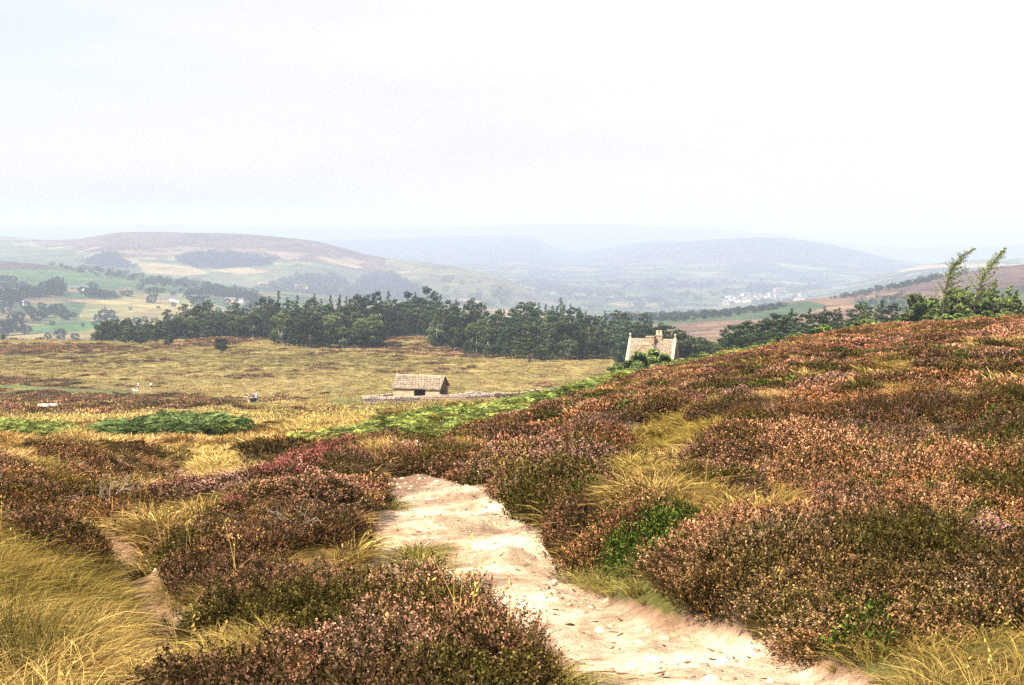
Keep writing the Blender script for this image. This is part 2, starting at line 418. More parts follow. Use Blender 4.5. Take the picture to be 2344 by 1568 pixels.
base = np.array([[.27,.19,.065],[.075,.045,.028],[.05,.09,.03],[.72,.6,.44],[.40,.27,.18],[.25,.19,.04],[.20,.20,.06],[.26,.19,.07],[.06,.09,.02],[.52,.40,.17],[.17,.20,.07]])
cols = base[CG]
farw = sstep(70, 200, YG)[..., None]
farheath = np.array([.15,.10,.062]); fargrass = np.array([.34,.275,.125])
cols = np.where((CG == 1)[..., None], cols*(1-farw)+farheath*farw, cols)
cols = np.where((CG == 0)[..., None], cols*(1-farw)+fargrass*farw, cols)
nn = fbm(XG/16, YG/10, 31)[..., None]
cols = cols*(.8+.45*fbm(XG/5, YG/5, 33)[..., None])
og = (sstep(.42, .62, nn)*farw*(CG == 0)[..., None])
cols = cols*(1-og*.55)+np.array([.235,.21,.08])*og*.55
# path: pale worn sand, pinkish damp soil at margins and in hollows
u_, v_ = UG, VG
edge = 1-sstep(.35, 1.0, blur(PM, 9))
soil = np.clip(edge*.8+sstep(.50, .64, fbm(XG*1.1, YG*1.1, 81))*.45+sstep(.60, .70, fbm(XG*5, YG*7, 82))*.5, 0, 1)
left_soil = inpoly(u_, v_, [(1200,1410),(1300,1450),(1420,1500),(1560,1560),(1640,1640),(1500,1900),(1200,1900)])
soil = np.clip(soil+blur(left_soil, 8)*sstep(.3, .6, fbm(XG*2.2, YG*2.2, 83))*.9, 0, 1)
top_soil = inpoly(u_, v_, [(860,1090),(960,1085),(975,1100),(900,1130),(870,1150),(850,1180)])
soil = np.clip(soil+blur(top_soil, 6)*.7, 0, 1)[..., None]
pc = np.array([.715,.585,.445])*(1-soil)+np.array([.38,.25,.18])*soil
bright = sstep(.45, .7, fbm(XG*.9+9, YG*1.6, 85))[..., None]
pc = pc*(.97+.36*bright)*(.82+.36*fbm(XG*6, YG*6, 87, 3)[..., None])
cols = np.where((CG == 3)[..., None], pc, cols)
cols = blur(cols.transpose(2,0,1)[0], 1)[..., None]*np.array([1,0,0]) + blur(cols.transpose(2,0,1)[1], 1)[..., None]*np.array([0,1,0]) + blur(cols.transpose(2,0,1)[2], 1)[..., None]*np.array([0,0,1])
# --- ground material: clumpy detail plus grit on the sand
m_ground, nt, out = newmat('moor_ground')
at = N(nt, 'ShaderNodeAttribute', attribute_name='Col')
n1 = noise(nt, 9, 6, .7); n0 = noise(nt, 45, 3, .7); n2 = noise(nt, .7, 5, .65); n3 = noise(nt, .12, 4, .6)
f = mixc(nt, mrange(nt, n1, .3, .7, 0, 1), (.70, .66, .62), (1.2, 1.2, 1.2))
f2 = mixc(nt, mrange(nt, n2, .3, .72, 0, 1), (.68, .66, .62), (1.28, 1.29, 1.26))
f3 = mixc(nt, mrange(nt, n3, .35, .65, 0, 1), (.86, .86, .86), (1.15, 1.13, 1.1))
col = mixc(nt, 1.0, at.outputs['Color'], f, 'MULTIPLY'); col = mixc(nt, 1.0, col, f2, 'MULTIPLY'); col = mixc(nt, 1.0, col, f3, 'MULTIPLY')
grit = mrange(nt, n0, .58, .68, 0, .75); col = mixc(nt, grit, col, mixc(nt, 1.0, col, (.5, .4, .36), 'MULTIPLY'))
n4 = noise(nt, 22, 4, .75)
h = math_(nt, 'ADD', math_(nt, 'ADD', math_(nt, 'MULTIPLY', n1, 1.0), math_(nt, 'MULTIPLY', n0, .4)), math_(nt, 'MULTIPLY', n4, .7))
col = gam(nt, col, 1.3)
principled(nt, out, col, .95, h, 1.0, .06)
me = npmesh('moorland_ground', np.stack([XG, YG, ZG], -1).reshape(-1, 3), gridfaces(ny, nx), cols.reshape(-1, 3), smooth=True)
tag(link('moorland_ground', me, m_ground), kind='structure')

# ------------------------------------------------------------------ far country
def far_sheet(name, cols_, d0, d1, u0, u1, nu, nd, colfn, amp=0, nscale=120, fine=.03, knots=None):
    S = Sheet(cols_, d0, d1, n=500)
    s = np.linspace((u0-CU)/F, (u1-CU)/F, nu)/.993; q = np.exp(np.linspace(math.log(d0), math.log(d1), nd))
    X = s[None, :]*q[:, None]; Y = np.repeat(q[:, None], nu, 1)
    Z = S.h(X, Y)
    Z = Z+(fbm(X/nscale, Y/nscale, 91)-.5)*amp
    U, V = uv_of(X, Y, Z)
    c = colfn(X, Y, Z, U, V)
    me = npmesh(name, np.stack([X, Y, Z], -1).reshape(-1, 3), gridfaces(nd, nu), c.reshape(-1, 3), smooth=True)
    o = link(name, me, mat_ground(name+'_soil', fine, .3, 1.5)); tag(o, kind='structure')
    b0, b1 = math.log(d0), math.log(d1)
    def hh(x, y):
        x = np.asarray(x, float); y = np.asarray(y, float)
        a = np.clip((x/y-s[0])/(s[-1]-s[0])*(nu-1), 0, nu-1.001); b = np.clip((np.log(y)-b0)/(b1-b0)*(nd-1), 0, nd-1.001)
        i = b.astype(int); j = a.astype(int); fb = b-i; fa = a-j
        return (Z[i, j]*(1-fa)+Z[i, j+1]*fa)*(1-fb)+(Z[i+1, j]*(1-fa)+Z[i+1, j+1]*fa)*fb
    def hitf(u, v):
        d = np.exp(np.linspace(b0, b1, 3000)); x = x_of(u, v, d)
        ok = np.nonzero(hh(x, d) >= z_of(v, d))[0]
        if not len(ok): return None
        return float(x[ok[0]]), float(d[ok[0]]), float(hh(x[ok[0]], d[ok[0]]))
    return hh, hitf
GREEN = np.array([.10,.17,.065]); PALE = np.array([.40,.33,.17]); MOORP = np.array([.17,.105,.095]); WOOD = np.array([.03,.05,.035]); LGREEN = np.array([.24,.27,.13]); STRAW = np.array([.46,.36,.20])
def fields(X, Y, sx, sy, seed, rot=.35, hedge=.035):
    xr = X*math.cos(rot)-Y*math.sin(rot)+ (fbm(X/300, Y/300, seed)-.5)*140; yr = X*math.sin(rot)+Y*math.cos(rot)+(fbm(X/260+9, Y/260, seed+1)-.5)*160
    gy = yr/sy; iy = np.floor(gy); gx = xr/sx+hash2(iy, iy*0, seed+5)*3; ix = np.floor(gx)
    r = hash2(ix, iy, seed+2); r2 = hash2(ix, iy, seed+3)
    pal = np.array([GREEN*1.1, LGREEN*.9, PALE*.9, STRAW*.85, PALE*.8, GREEN*1.3, PALE*.75])
    c = pal[(r*6.99).astype(int)]*(.85+.3*r2)[..., None]
    e = np.minimum(np.minimum(gx-ix, ix+1-gx)*sx, np.minimum(gy-iy, iy+1-gy)*sy)
    hd = (1-sstep(2.5, 6.5, e))*(hash2(ix+iy, ix, seed+8) > .1)
    c = c*.82
    return c*(1-hd[..., None]*.75)+WOOD*1.3*hd[..., None]*.75
def paint(c, m, colr, k=1.0):
    m = np.asarray(m, float)[..., None]*k
    return c*(1-m)+np.asarray(colr)*m
def pm(U, V, P, j=4, X=None, Y=None, s=60):
    return inpoly(U+(fbm(X/s, Y/s, 101)-.5)*j*2, V+(fbm(X/s+7, Y/s, 103)-.5)*j, P)

# valley with hedged fields on the left, green hill behind it
vcols = {
 -1500: [(800,900),(1100,850),(1500,775),(1900,700),(2300,650),(2800,600),(3100,590),(3500,615),(4300,640)],
 0: [(800,880),(1100,830),(1500,765),(1900,700),(2300,655),(2800,610),(3100,598),(3500,618),(4300,650)],
 300: [(800,880),(1100,830),(1500,765),(1900,705),(2300,665),(2700,632),(3000,624),(3500,650),(4300,660)],
 600: [(800,880),(1100,840),(1500,780),(1900,725),(2300,690),(2700,668),(3000,662),(3500,680),(4300,690)],
 900: [(800,890),(1100,850),(1500,800),(1900,750),(2300,716),(2700,698),(3100,690),(3600,700),(4300,705)],
 1350: [(800,900),(1100,870),(1500,820),(1900,780),(2300,750),(2700,730),(3100,715),(3600,720),(4300,720)],
}
def valley_col(X, Y, Z, U, V):
    c = fields(X, Y, 95, 75, 7, .42)
    n = fbm(X/80, Y/80, 111)
    c = paint(c, V < 658+(U > 300)*10-(U > 430)*0, GREEN*1.0*(1+0*c), .9)
    c = paint(c, pm(U, V, [(-1600,598),(-1600,615),(0,615),(130,618),(170,622),(100,606),(0,598)], 6, X, Y), MOORP*.8)
    c = paint(c, pm(U, V, [(195,695),(330,672),(480,690),(560,725),(470,745),(300,745),(180,730)], 8, X, Y), PALE*1.0, .6)
    c = paint(c, pm(U, V, [(330,668),(450,670),(480,690),(400,692)], 8, X, Y), LGREEN*1.0, .7)
    hdg = dist_line(U, V, [(560,702),(480,692),(430,690)])
    return c*(.85+.3*n)[..., None]
hv, hitv = far_sheet('valley_fields', vcols, 800, 4300, -700, 1500, 560, 420, valley_col, 4, 150, .02)
# long heather hill on the left
hcols = {
 -1500: [(3300,640),(4000,610),(5200,560),(6500,530),(8000,545),(9500,600)],
 0: [(3300,660),(4000,620),(4600,592),(5400,558),(6200,540),(7200,548),(9500,600)],
 140: [(3300,660),(4000,620),(4600,588),(5200,562),(5800,550),(6800,560),(9500,600)],
 300: [(3300,670),(3900,632),(4400,590),(4800,555),(5200,533),(5600,535),(9500,620)],
 500: [(3300,680),(3900,645),(4400,600),(4800,560),(5200,534),(5600,537),(9500,620)],
 700: [(3300,700),(3800,665),(4300,620),(4700,580),(5100,548),(5500,552),(9500,640)],
 850: [(3300,715),(3800,685),(4300,645),(4700,610),(5000,583),(5500,590),(9500,650)],
 1000: [(3300,725),(3700,700),(4100,665),(4500,628),(4800,604),(5300,615),(9500,660)],
 1120: [(3300,735),(3600,715),(4000,680),(4300,652),(4600,628),(5000,640),(9500,670)],
 1250: [(3300,755),(3600,740),(3900,722),(4200,700),(4500,683),(4800,690),(9500,690)],
 1400: [(3300,775),(3600,765),(3900,755),(4200,745),(4500,735),(4800,730),(9500,720)],
}
def hill_col(X, Y, Z, U, V):
    c = fields(X, Y, 170, 130, 19, .2)*.25+np.array([.14,.16,.09])*.75
    n = fbm(X/200, Y/200, 113); n2 = fbm(X/60, Y/60, 115)
    crest = np.interp(U, [0,140,300,500,700,850,1000,1120,1250], [540,552,530,532,545,578,602,628,683])
    low = np.interp(U, [0,140,260,420,620,760,900,1000,1250], [545,560,598,585,592,600,640,650,690])
    c = paint(c, V < low+ (n-.5)*26, MOORP)
    c = paint(c, (V < low+12) & (V > low-22) & (n2 > .5), PALE, .45)
    c = paint(c, (U > 880) & (V < 672), np.array([.24,.24,.11]), .8)
    W = [[(400,585),(450,578),(520,577),(560,585),(640,592),(620,606),(560,612),(500,615),(440,612),(410,600)],[(215,588),(240,580),(258,578),(290,600),(312,610),(290,616),(200,605),(180,596)],
         [(680,632),(770,625),(790,645),(760,672),(600,680),(620,655)],[(830,625),(900,620),(930,640),(1000,690),(850,690),(780,680)]]
    for P in W: c = paint(c, pm(U, V, P, 5, X, Y), WOOD)
    c = paint(c, pm(U, V, [(310,605),(360,600),(440,612),(480,625),(420,632),(330,625)], 4, X, Y), PALE*.8)
    c = paint(c, pm(U, V, [(480,618),(560,612),(620,622),(560,628)], 4, X, Y), STRAW*.7)
    for P in ([(720,586),(760,590),(830,612),(815,614),(760,600)], [(590,646),(700,650),(715,662),(600,660)], [(1000,680),(1080,684),(1130,700),(1080,697)]): c = paint(c, pm(U, V, P, 3, X, Y), STRAW*.85)
    return c*(.8+.4*n2)[..., None]
hh_, hith = far_sheet('heather_hill', hcols, 3300, 9500, -900, 1500, 560, 300, hill_col, 14, 500, .01)
# hazy valley floor and middle hills on the right
mcols = {
 700: [(3400,760),(4500,690),(6000,640),(7500,606),(8600,585),(9600,560),(10500,552),(12000,580)],
 1000: [(3400,740),(4500,690),(6000,640),(7500,608),(8600,585),(9600,555),(10300,545),(12000,590)],
 1200: [(3400,735),(4500,690),(6000,640),(7500,606),(8600,578),(9600,552),(10300,541),(12000,580)],
 1300: [(3400,730),(4500,690),(6000,645),(7500,612),(8600,597),(9600,580),(10300,572),(12000,590)],
 1500: [(3400,730),(4500,690),(6000,645),(7200,610),(8000,585),(8800,560),(9600,553),(12000,600)],
 1750: [(3400,730),(4500,690),(6000,650),(7000,615),(7800,580),(8400,550),(8800,543),(9500,560),(12000,610)],
 1850: [(3400,730),(4500,690),(6000,655),(7000,622),(7800,590),(8400,560),(8800,552),(9500,570),(12000,610)],
 2080: [(3400,730),(4500,690),(6000,655),(7000,635),(7800,615),(8400,604),(8800,600),(9500,605),(12000,620)],
 2344: [(3400,740),(4500,700),(6000,665),(7000,650),(7800,640),(8400,630),(9000,622),(12000,620)],
 3600: [(3400,740),(4500,700),(6000,665),(7000,650),(7800,640),(8400,630),(9000,622),(12000,620)],
}
def mid_col(X, Y, Z, U, V):
    c = fields(X, Y, 220, 190, 29, .1)*.5+np.array([.12,.15,.08])*.5
    n2 = fbm(X/130, Y/130, 117); n = fbm(X/300, Y/160, 119)
    c = paint(c, (n2 > .47), WOOD*1.3, .85)
    c = paint(c, V < 600, np.array([.10,.095,.08]), .9)
    for P in ([(1140,663),(1200,657),(1280,662),(1270,672),(1190,674)],[(1390,694),(1460,688),(1530,692),(1500,702),(1420,702)],[(1255,618),(1300,610),(1370,616),(1350,624)]): c = paint(c, pm(U, V, P, 5, X, Y), PALE*.7)
    return c*(.75+.5*n)[..., None]
hm, hitm = far_sheet('valley_floor', mcols, 3400, 12000, 600, 3500, 560, 330, mid_col, 26, 600, .006)
# moorland spur on the right
scols = {
 1150: [(700,880),(900,830),(1200,775),(1500,742),(1650,735),(1900,760),(3200,800)],
 1400: [(700,860),(900,815),(1200,760),(1500,730),(1700,722),(1900,740),(3200,780)],
 1600: [(700,830),(900,795),(1200,750),(1500,722),(1750,713),(2000,730),(3200,770)],
 1800: [(700,815),(900,780),(1200,730),(1500,700),(1800,690),(2100,700),(3200,760)],
 1950: [(700,805),(900,765),(1200,715),(1600,684),(1950,673),(2200,690),(3200,745)],
 2100: [(700,795),(900,745),(1200,700),(1600,660),(2000,641),(2300,655),(3200,735)],
 2344: [(700,785),(900,725),(1200,675),(1600,630),(2000,606),(2400,615),(3200,700)],
 3600: [(700,760),(900,690),(1200,640),(1600,600),(2000,580),(2400,590),(3200,660)],
}
def spur_col(X, Y, Z, U, V):
    n = fbm(X/60, Y/40, 121); n2 = fbm(X/16, Y/12, 123)
    c = np.ones(X.shape+(3,))*np.array([.26,.165,.12])
    c = paint(c, sstep(.45, .6, n), np.array([.33,.24,.14]), .8)
    c = paint(c, pm(U, V, [(1150,700),(1500,715),(1700,705),(1850,690),(1900,700),(1800,728),(1650,735),(1500,742),(1150,745)], 6, X, Y), GREEN*.8, .9)
    c = paint(c, pm(U, V, [(1950,690),(2040,680),(2130,690),(2130,720),(2000,712)], 5, X, Y), GREEN*.8, .8)
    c = paint(c, (V < 668) & (U > 1950), MOORP*1.05, .8)
    c = paint(c, pm(U, V, [(2200,665),(2400,650),(2600,680),(2200,700)], 5, X, Y), GREEN*.9, .8)
    c = paint(c, (n2 > .62), WOOD*1.6, .5)
    return c*(.8+.4*n2)[..., None]
hs, hits = far_sheet('moorland_spur', scols, 700, 3200, 1050, 3500, 480, 300, spur_col, 5, 160, .03)
# further slope behind the spur, right edge
fcols = {
 1700: [(3300,760),(4200,715),(5000,690),(5800,676),(6500,690),(9000,760)],
 1850: [(3300,740),(4200,695),(5000,672),(5800,662),(6500,680),(9000,740)],
 2000: [(3300,720),(4200,680),(5000,650),(5800,632),(6500,645),(9000,720)],
 2150: [(3300,700),(4200,655),(5000,622),(5800,601),(6500,612),(9000,700)],
 2344: [(3300,690),(4200,640),(5000,608),(5800,590),(6500,600),(9000,690)],
 3600: [(3300,680),(4200,620),(5000,580),(5800,560),(6500,570),(9000,680)],
}
def slope_col(X, Y, Z, U, V):
    c = fields(X, Y, 200, 160, 37, .5)
    c = paint(c, fbm(X/150, Y/150, 125) > .47, WOOD*1.4, .85)
    c = paint(c, pm(U, V, [(2020,618),(2100,606),(2260,603),(2400,608),(2300,614),(2160,612),(2060,622)], 4, X, Y), STRAW*.85)
    return c
hf, hitf_ = far_sheet('wooded_slope', fcols, 3300, 9000, 1650, 3500, 300, 200, slope_col, 16, 400, .01)
# farthest moor tops
tcols = {
 -1500: [(10500,640),(12500,560),(14500,518),(15500,522),(19000,600)],
 0: [(10500,640),(12500,560),(14500,519),(15500,523),(19000,600)],
 350: [(10500,640),(12500,560),(14500,514),(15500,518),(19000,600)],
 700: [(10500,640),(12500,560),(14500,521),(15500,525),(19000,600)],
 900: [(10500,640),(12500,560),(14500,520),(15500,524),(19000,600)],
 1300: [(10500,640),(12500,560),(14500,512),(15500,516),(19000,600)],
 1650: [(10500,640),(12500,575),(14500,525),(15500,529),(19000,600)],
 1800: [(10500,640),(12500,585),(14500,540),(15500,545),(19000,600)],
 2080: [(10500,640),(12500,600),(14500,566),(15500,566),(19000,600)],
 2200: [(10500,640),(11500,600),(13000,572),(14500,562),(19000,600)],
 2290: [(10500,640),(11500,590),(13000,561),(14500,565),(19000,600)],
 2344: [(10500,640),(11500,590),(13000,558),(14500,563),(19000,600)],
 3600: [(10500,640),(11500,590),(13000,555),(14500,560),(19000,600)],
}
ht, hitt = far_sheet('distant_moor_hills', tcols, 10500, 19000, -1200, 3500, 400, 120, lambda X, Y, Z, U, V: np.ones(X.shape+(3,))*np.array([.10,.10,.09])*(.7+.6*fbm(X/400, Y/300, 127))[..., None], 20, 900, .004)
# sheet under everything, out to the horizon
me = npmesh('lowland_ground', [(-40000,-12000,-420),(40000,-12000,-420),(40000,60000,-420),(-40000,60000,-420)], np.array([[0,1,2,3]]), np.array([[.12,.14,.08]]*4))
tag(link('lowland_ground', me, mat_ground('lowland_soil', .01, 0)), kind='structure')

# ------------------------------------------------------------------ light, sky, air, camera
SUN_AZ, SUN_EL = R(49), R(46)          # behind the camera, to its left
sd = Vector((-math.sin(SUN_AZ)*math.cos(SUN_EL), -math.cos(SUN_AZ)*math.cos(SUN_EL), math.sin(SUN_EL)))
sun = bpy.data.lights.new('sun', 'SUN'); sun.energy = 5.0; sun.angle = R(.5); sun.color = (1, .94, .84)
so = bpy.data.objects.new('sun', sun); COL.objects.link(so); so.rotation_euler = sd.to_track_quat('Z', 'Y').to_euler(); so.location = (0, 0, 60)
w = bpy.data.worlds.new('World'); scene.world = w; w.use_nodes = True; nt = w.node_tree; nt.nodes.clear()
wo = nt.nodes.new('ShaderNodeOutputWorld'); bg = nt.nodes.new('ShaderNodeBackground'); sky = nt.nodes.new('ShaderNodeTexSky')
sky.sky_type = 'NISHITA'; sky.sun_disc = False; sky.sun_elevation = SUN_EL
sky.sun_rotation = math.atan2(sd.x, sd.y); sky.altitude = 350; sky.air_density = 1.2; sky.dust_density = 2.5
tc = nt.nodes.new('ShaderNodeTexCoord'); mp = nt.nodes.new('ShaderNodeMapping'); mp.inputs['Scale'].default_value = (1.6, 1.6, 9); L(nt, tc.outputs['Generated'], mp.inputs[0])
cl = noise(nt, 1.5, 5, .55, mp.outputs[0])
sx = nt.nodes.new('ShaderNodeSeparateXYZ'); L(nt, tc.outputs['Generated'], sx.inputs[0])
# thin high cloud, thicker towards the right-hand side and near the horizon
right = mrange(nt, sx.outputs[0], -.42, .12, 0, .62)
veil = math_(nt, 'ADD', mrange(nt, cl, .3, .7, .0, .34), right); veil = math_(nt, 'MINIMUM', math_(nt, 'ADD', veil, .42), .97)
skyc = mixc(nt, veil, sky.outputs[0], (SKYV, SKYV*.985, SKYV*1.04))
band = math_(nt, 'MINIMUM', math_(nt, 'ADD', mrange(nt, sx.outputs[0], -.36, .16, 0, .85), mrange(nt, cl, .36, .66, -.25, .55)), 1.0); band = math_(nt, 'MAXIMUM', band, 0.0)
skyc = mixc(nt, 1.0, skyc, mixc(nt, band, (.865, .862, .905), (1.06, 1.045, 1.01)), 'MULTIPLY')
L(nt, skyc, bg.inputs[0]); bg.inputs[1].default_value = .12; L(nt, bg.outputs[0], wo.inputs[0])
scene.view_settings.view_transform = 'Standard'; scene.view_settings.look = 'None'; scene.view_settings.gamma = 1
scene.view_settings.exposure = EXPO
if HAZE:
    bm = MB(); x0, x1, y0, y1, z0, z1 = -14000, 14000, -60, 19500, -421, 95
    bm.box(((x0+x1)/2, (y0+y1)/2, (z0+z1)/2), (x1-x0, y1-y0, z1-z0))
    m, nt, out = newmat('haze'); pv = nt.nodes.new('ShaderNodeVolumePrincipled'); pv.inputs['Color'].default_value = (*HCOL, 1); pv.inputs['Density'].default_value = HAZE; pv.inputs['Anisotropy'].default_value = .0
    L(nt, pv.outputs[0], out.inputs['Volume'])
    tag(bm.build('haze', m), kind='stuff')
cam = bpy.data.cameras.new('camera'); co = bpy.data.objects.new('camera', cam); COL.objects.link(co)
co.location = (0, 0, ZC); co.rotation_euler = (math.pi/2-PIT, 0, 0)
cam.sensor_width = 36; cam.lens = 36*F/2344.0; cam.clip_end = 100000; cam.clip_start = .05
scene.camera = co
# ------------------------------------------------------------------ vegetation clumps
def unit(a): return a/np.maximum(np.linalg.norm(a, axis=-1, keepdims=True), 1e-9)
def leaves(P, D, Ln, W, rnd, bend=0.0):
    """diamond shaped leaves: base P, direction D, length, width"""
    n = len(P); D = unit(D); S = unit(np.cross(D, rnd.normal(size=(n, 3)))); Nn = np.cross(D, S)
    Ln = np.broadcast_to(Ln, (n,))[:, None]; W = np.broadcast_to(W, (n,))[:, None]
    a = P; m = P+D*Ln*.5+Nn*Ln*bend; b = m+S*W*.5; c = P+D*Ln; d = m-S*W*.5
    V = np.stack([a, b, c, d], 1).reshape(-1, 3); Fq = np.arange(n*4).reshape(n, 4)
    return V, Fq
def blades(P, D, Ln, W, rnd, droop=.5, seg=3):
    n = len(P); D = unit(D); up = np.array([0, 0, 1.0]); S = unit(np.cross(D, up)+rnd.normal(size=(n, 3))*.3)
    Ln = np.broadcast_to(Ln, (n,))[:, None]; W = np.broadcast_to(W, (n,))[:, None]
    rows = []
    for k in range(seg+1):
        t = k/seg; hd = D.copy(); hd[:, 2] = 0
        c = P+D*Ln*t+hd*Ln*t*t*droop*.6; c[:, 2] -= (Ln[:, 0]*t*t*droop*.55)
        w = W*(1-t*.85)*.5
        rows += [c-S*w, c+S*w]
    V = np.stack(rows, 1); m = 2*(seg+1); b = (np.arange(n)*m)[:, None]
    F4 = np.concatenate([b+np.array([[2*k, 2*k+1, 2*k+3, 2*k+2]]) for k in range(seg)], 0)
    return V.reshape(-1, 3), F4, m
def cat(parts):
    V = []; Fq = []; C = []; n = 0
    for v, f, c in parts: V.append(v); Fq.append(f+n); C.append(c); n += len(v)
    return np.concatenate(V), np.concatenate(Fq), np.concatenate(C)
def heather(seed, r, h, n, ln, w, tips=.6, bloom=0, shape=1.0):
    q = np.random.default_rng(seed)
    a = q.uniform(0, 2*np.pi, n); rr = r*np.sqrt(q.uniform(0, 1, n)); lump = .75+.5*q.uniform()
    lob = 1+.18*np.sin(a*3+seed)+.12*np.sin(a*5+seed*2)
    hh = h*(1-(rr/r)**2*.55)*lob*(.8+.4*vnoise(np.cos(a)*rr/r*3+seed, np.sin(a)*rr/r*3, seed))
    zt = hh*(1-q.uniform(0, 1, n)**2.2*.95)
    P = np.stack([rr*np.cos(a)*lob, rr*np.sin(a)*lob, np.maximum(zt-ln*.5, -.05)], 1)
    D = np.stack([np.cos(a)*rr/r*.9, np.sin(a)*rr/r*.9, np.full(n, .8)], 1)+q.normal(size=(n, 3))*.55
    L_ = ln*q.uniform(.6, 1.35, n)
    v, f = leaves(P, D, L_, w*q.uniform(.7, 1.4, n), q, .06)
    k = np.clip(zt/np.maximum(hh, .01), 0, 1)
    tip = (q.uniform(0, 1, n) < tips*(.3+.7*k))*q.uniform(.6, 1, n)
    br = q.uniform(.4, 1.6, n)
    base_c = np.stack([tip*.55, br*.8, q.uniform(0, 1, n)], 1); tip_c = np.stack([tip, br, q.uniform(0, 1, n)], 1)
    c = np.stack([base_c, (base_c+tip_c)/2, tip_c, (base_c+tip_c)/2], 1).reshape(-1, 3)
    parts = [(v, f, c)]
    # bare woody twigs low down
    m = max(6, n//14); a = q.uniform(0, 2*np.pi, m); rr = r*q.uniform(.2, 1.05, m)
    P = np.stack([rr*.5*np.cos(a), rr*.5*np.sin(a), np.zeros(m)], 1); D = np.stack([np.cos(a)*.9, np.sin(a)*.9, q.uniform(.5, 1.6, m)], 1)
    v, f = leaves(P, D, h*q.uniform(.7, 1.1, m), w*.45, q, .1)
    parts.append((v, f, np.repeat(np.stack([np.full(m, .3), q.uniform(.5, 1.3, m), q.uniform(0, 1, m)], 1), 4, 0)))
    return cat(parts)
def tussock(seed, r, ln, n, w, lean=.6, droop=.8, green=.2, wild=.22):
    q = np.random.default_rng(seed)
    a = q.uniform(0, 2*np.pi, n); rr = r*np.sqrt(q.uniform(0, 1, n))
    P = np.stack([rr*np.cos(a), rr*np.sin(a), np.full(n, -.04)], 1)
    D = np.stack([np.cos(a)*lean*rr/r+q.normal(size=n)*wild+.12, np.sin(a)*lean*rr/r+q.normal(size=n)*wild, np.ones(n)], 1)
    v, f, m = blades(P, D, ln*q.uniform(.45, 1.15, n), w*q.uniform(.6, 1.3, n), q, droop)
    tip = np.where(q.uniform(0, 1, n) < green, q.uniform(0, .45, n), q.uniform(.65, 1, n)); br = q.uniform(.3, 1.6, n)
    c = np.repeat(np.stack([tip, br, br], 1)[:, None], m, 1); ramp = np.linspace(.55, 1, m)[None, :]
    c[:, :, 0] *= ramp**.6
    return v, f, c.reshape(-1, 3)
def bracken(seed, n, r, h, ln, w, fine=True):
    q = np.random.default_rng(seed); parts = []
    for i in range(n):
        a = q.uniform(0, 2*np.pi); rr = r*math.sqrt(q.uniform()); p0 = np.array([rr*math.cos(a), rr*math.sin(a), h*q.uniform(.45, .95)]); a2 = a+q.normal()*.9
        ax = np.array([math.cos(a2), math.sin(a2), q.uniform(-.05, .45)]); side = np.array([-math.sin(a2), math.cos(a2), q.normal()*.12]); m = 13 if fine else 5
        t = np.linspace(.05, 1, m); c = p0+ax*ln*t[:, None]; c[:, 2] -= ln*.35*t*t
        P = np.concatenate([c, c]); k = (1-t)*.9+.1; D = np.concatenate([side+ax*.45+q.normal(size=(m, 3))*.1, -side+ax*.45+q.normal(size=(m, 3))*.1])
        v, f = leaves(P, D, np.r_[k, k]*ln*.55, np.r_[k, k]*w+.01, q, .03)
        b = q.uniform(.4, 1.6); parts.append((v, f, np.repeat(np.stack([q.uniform(.2, 1, 2*m), np.full(2*m, b)*q.uniform(.8, 1.2, 2*m), np.ones(2*m)], 1), 4, 0)))
    return cat(parts)
def leafy(seed, r, h, n, s, tips=.5):
    q = np.random.default_rng(seed); d = unit(q.normal(size=(n, 3))); d[:, 2] = np.abs(d[:, 2]); k = q.uniform(.3, 1, n)**.5
    P = d*k[:, None]*np.array([r, r, h]); D = d+q.normal(size=(n, 3))*.8
    v, f = leaves(P, D, s*q.uniform(.7, 1.3, n), s*.6*q.uniform(.7, 1.3, n), q, .1)
    return v, f, np.repeat(np.stack([(q.uniform(0, 1, n) < tips)*q.uniform(.5, 1, n), q.uniform(.6, 1.4, n), k], 1), 4, 0)
def belltuft(seed, r, h, n, s, nf):
    v0 = sprigs(seed, r, h*.9, n//3, .085, .02, .009, 8, 0)
    v0[2][:, 0] = 0
    q = np.random.default_rng(seed+1); a = q.uniform(0, 2*np.pi, nf); rr = r*np.sqrt(q.uniform(0, 1, nf))
    P = np.stack([rr*np.cos(a), rr*np.sin(a), h*(1-(rr/r)**2*.6)*q.uniform(.85, 1.12, nf)], 1)
    P = np.repeat(P, 4, 0)+q.normal(size=(nf*4, 3))*s*.5; D = q.normal(size=(nf*4, 3)); D[:, 2] += .6
    v, f = leaves(P, D, s*1.1, s*.8, q, .15)
    return cat([v0, (v, f, np.repeat(np.stack([np.ones(nf*4), q.uniform(.7, 1.3, nf*4), np.ones(nf*4)], 1), 4, 0))])
def stalks(seed, n, ln, w):
    q = np.random.default_rng(seed); a = q.uniform(0, 2*np.pi, n)
    P = np.stack([.1*np.cos(a), .1*np.sin(a), np.zeros(n)], 1); D = np.stack([np.cos(a)*.25, np.sin(a)*.25, np.ones(n)], 1)+q.normal(size=(n, 3))*.15
    v, f, m = blades(P, D, ln*q.uniform(.6, 1.1, n), w, q, .25, 4)
    tips = v.reshape(n, m, 3)[:, -1]; P2 = np.repeat(tips, 5, 0)+q.normal(size=(n*5, 3))*.012; P2[:, 2] -= np.tile(np.arange(5)*.022, n); D2 = q.normal(size=(n*5, 3)); D2[:, 2] += 1.5
    v2, f2 = leaves(P2, D2, .03, .011, q)
    return cat([(v, f, np.tile([1, 1.1, 1], (len(v), 1))), (v2, f2, np.tile([1, 1.0, 1], (len(v2), 1)))])
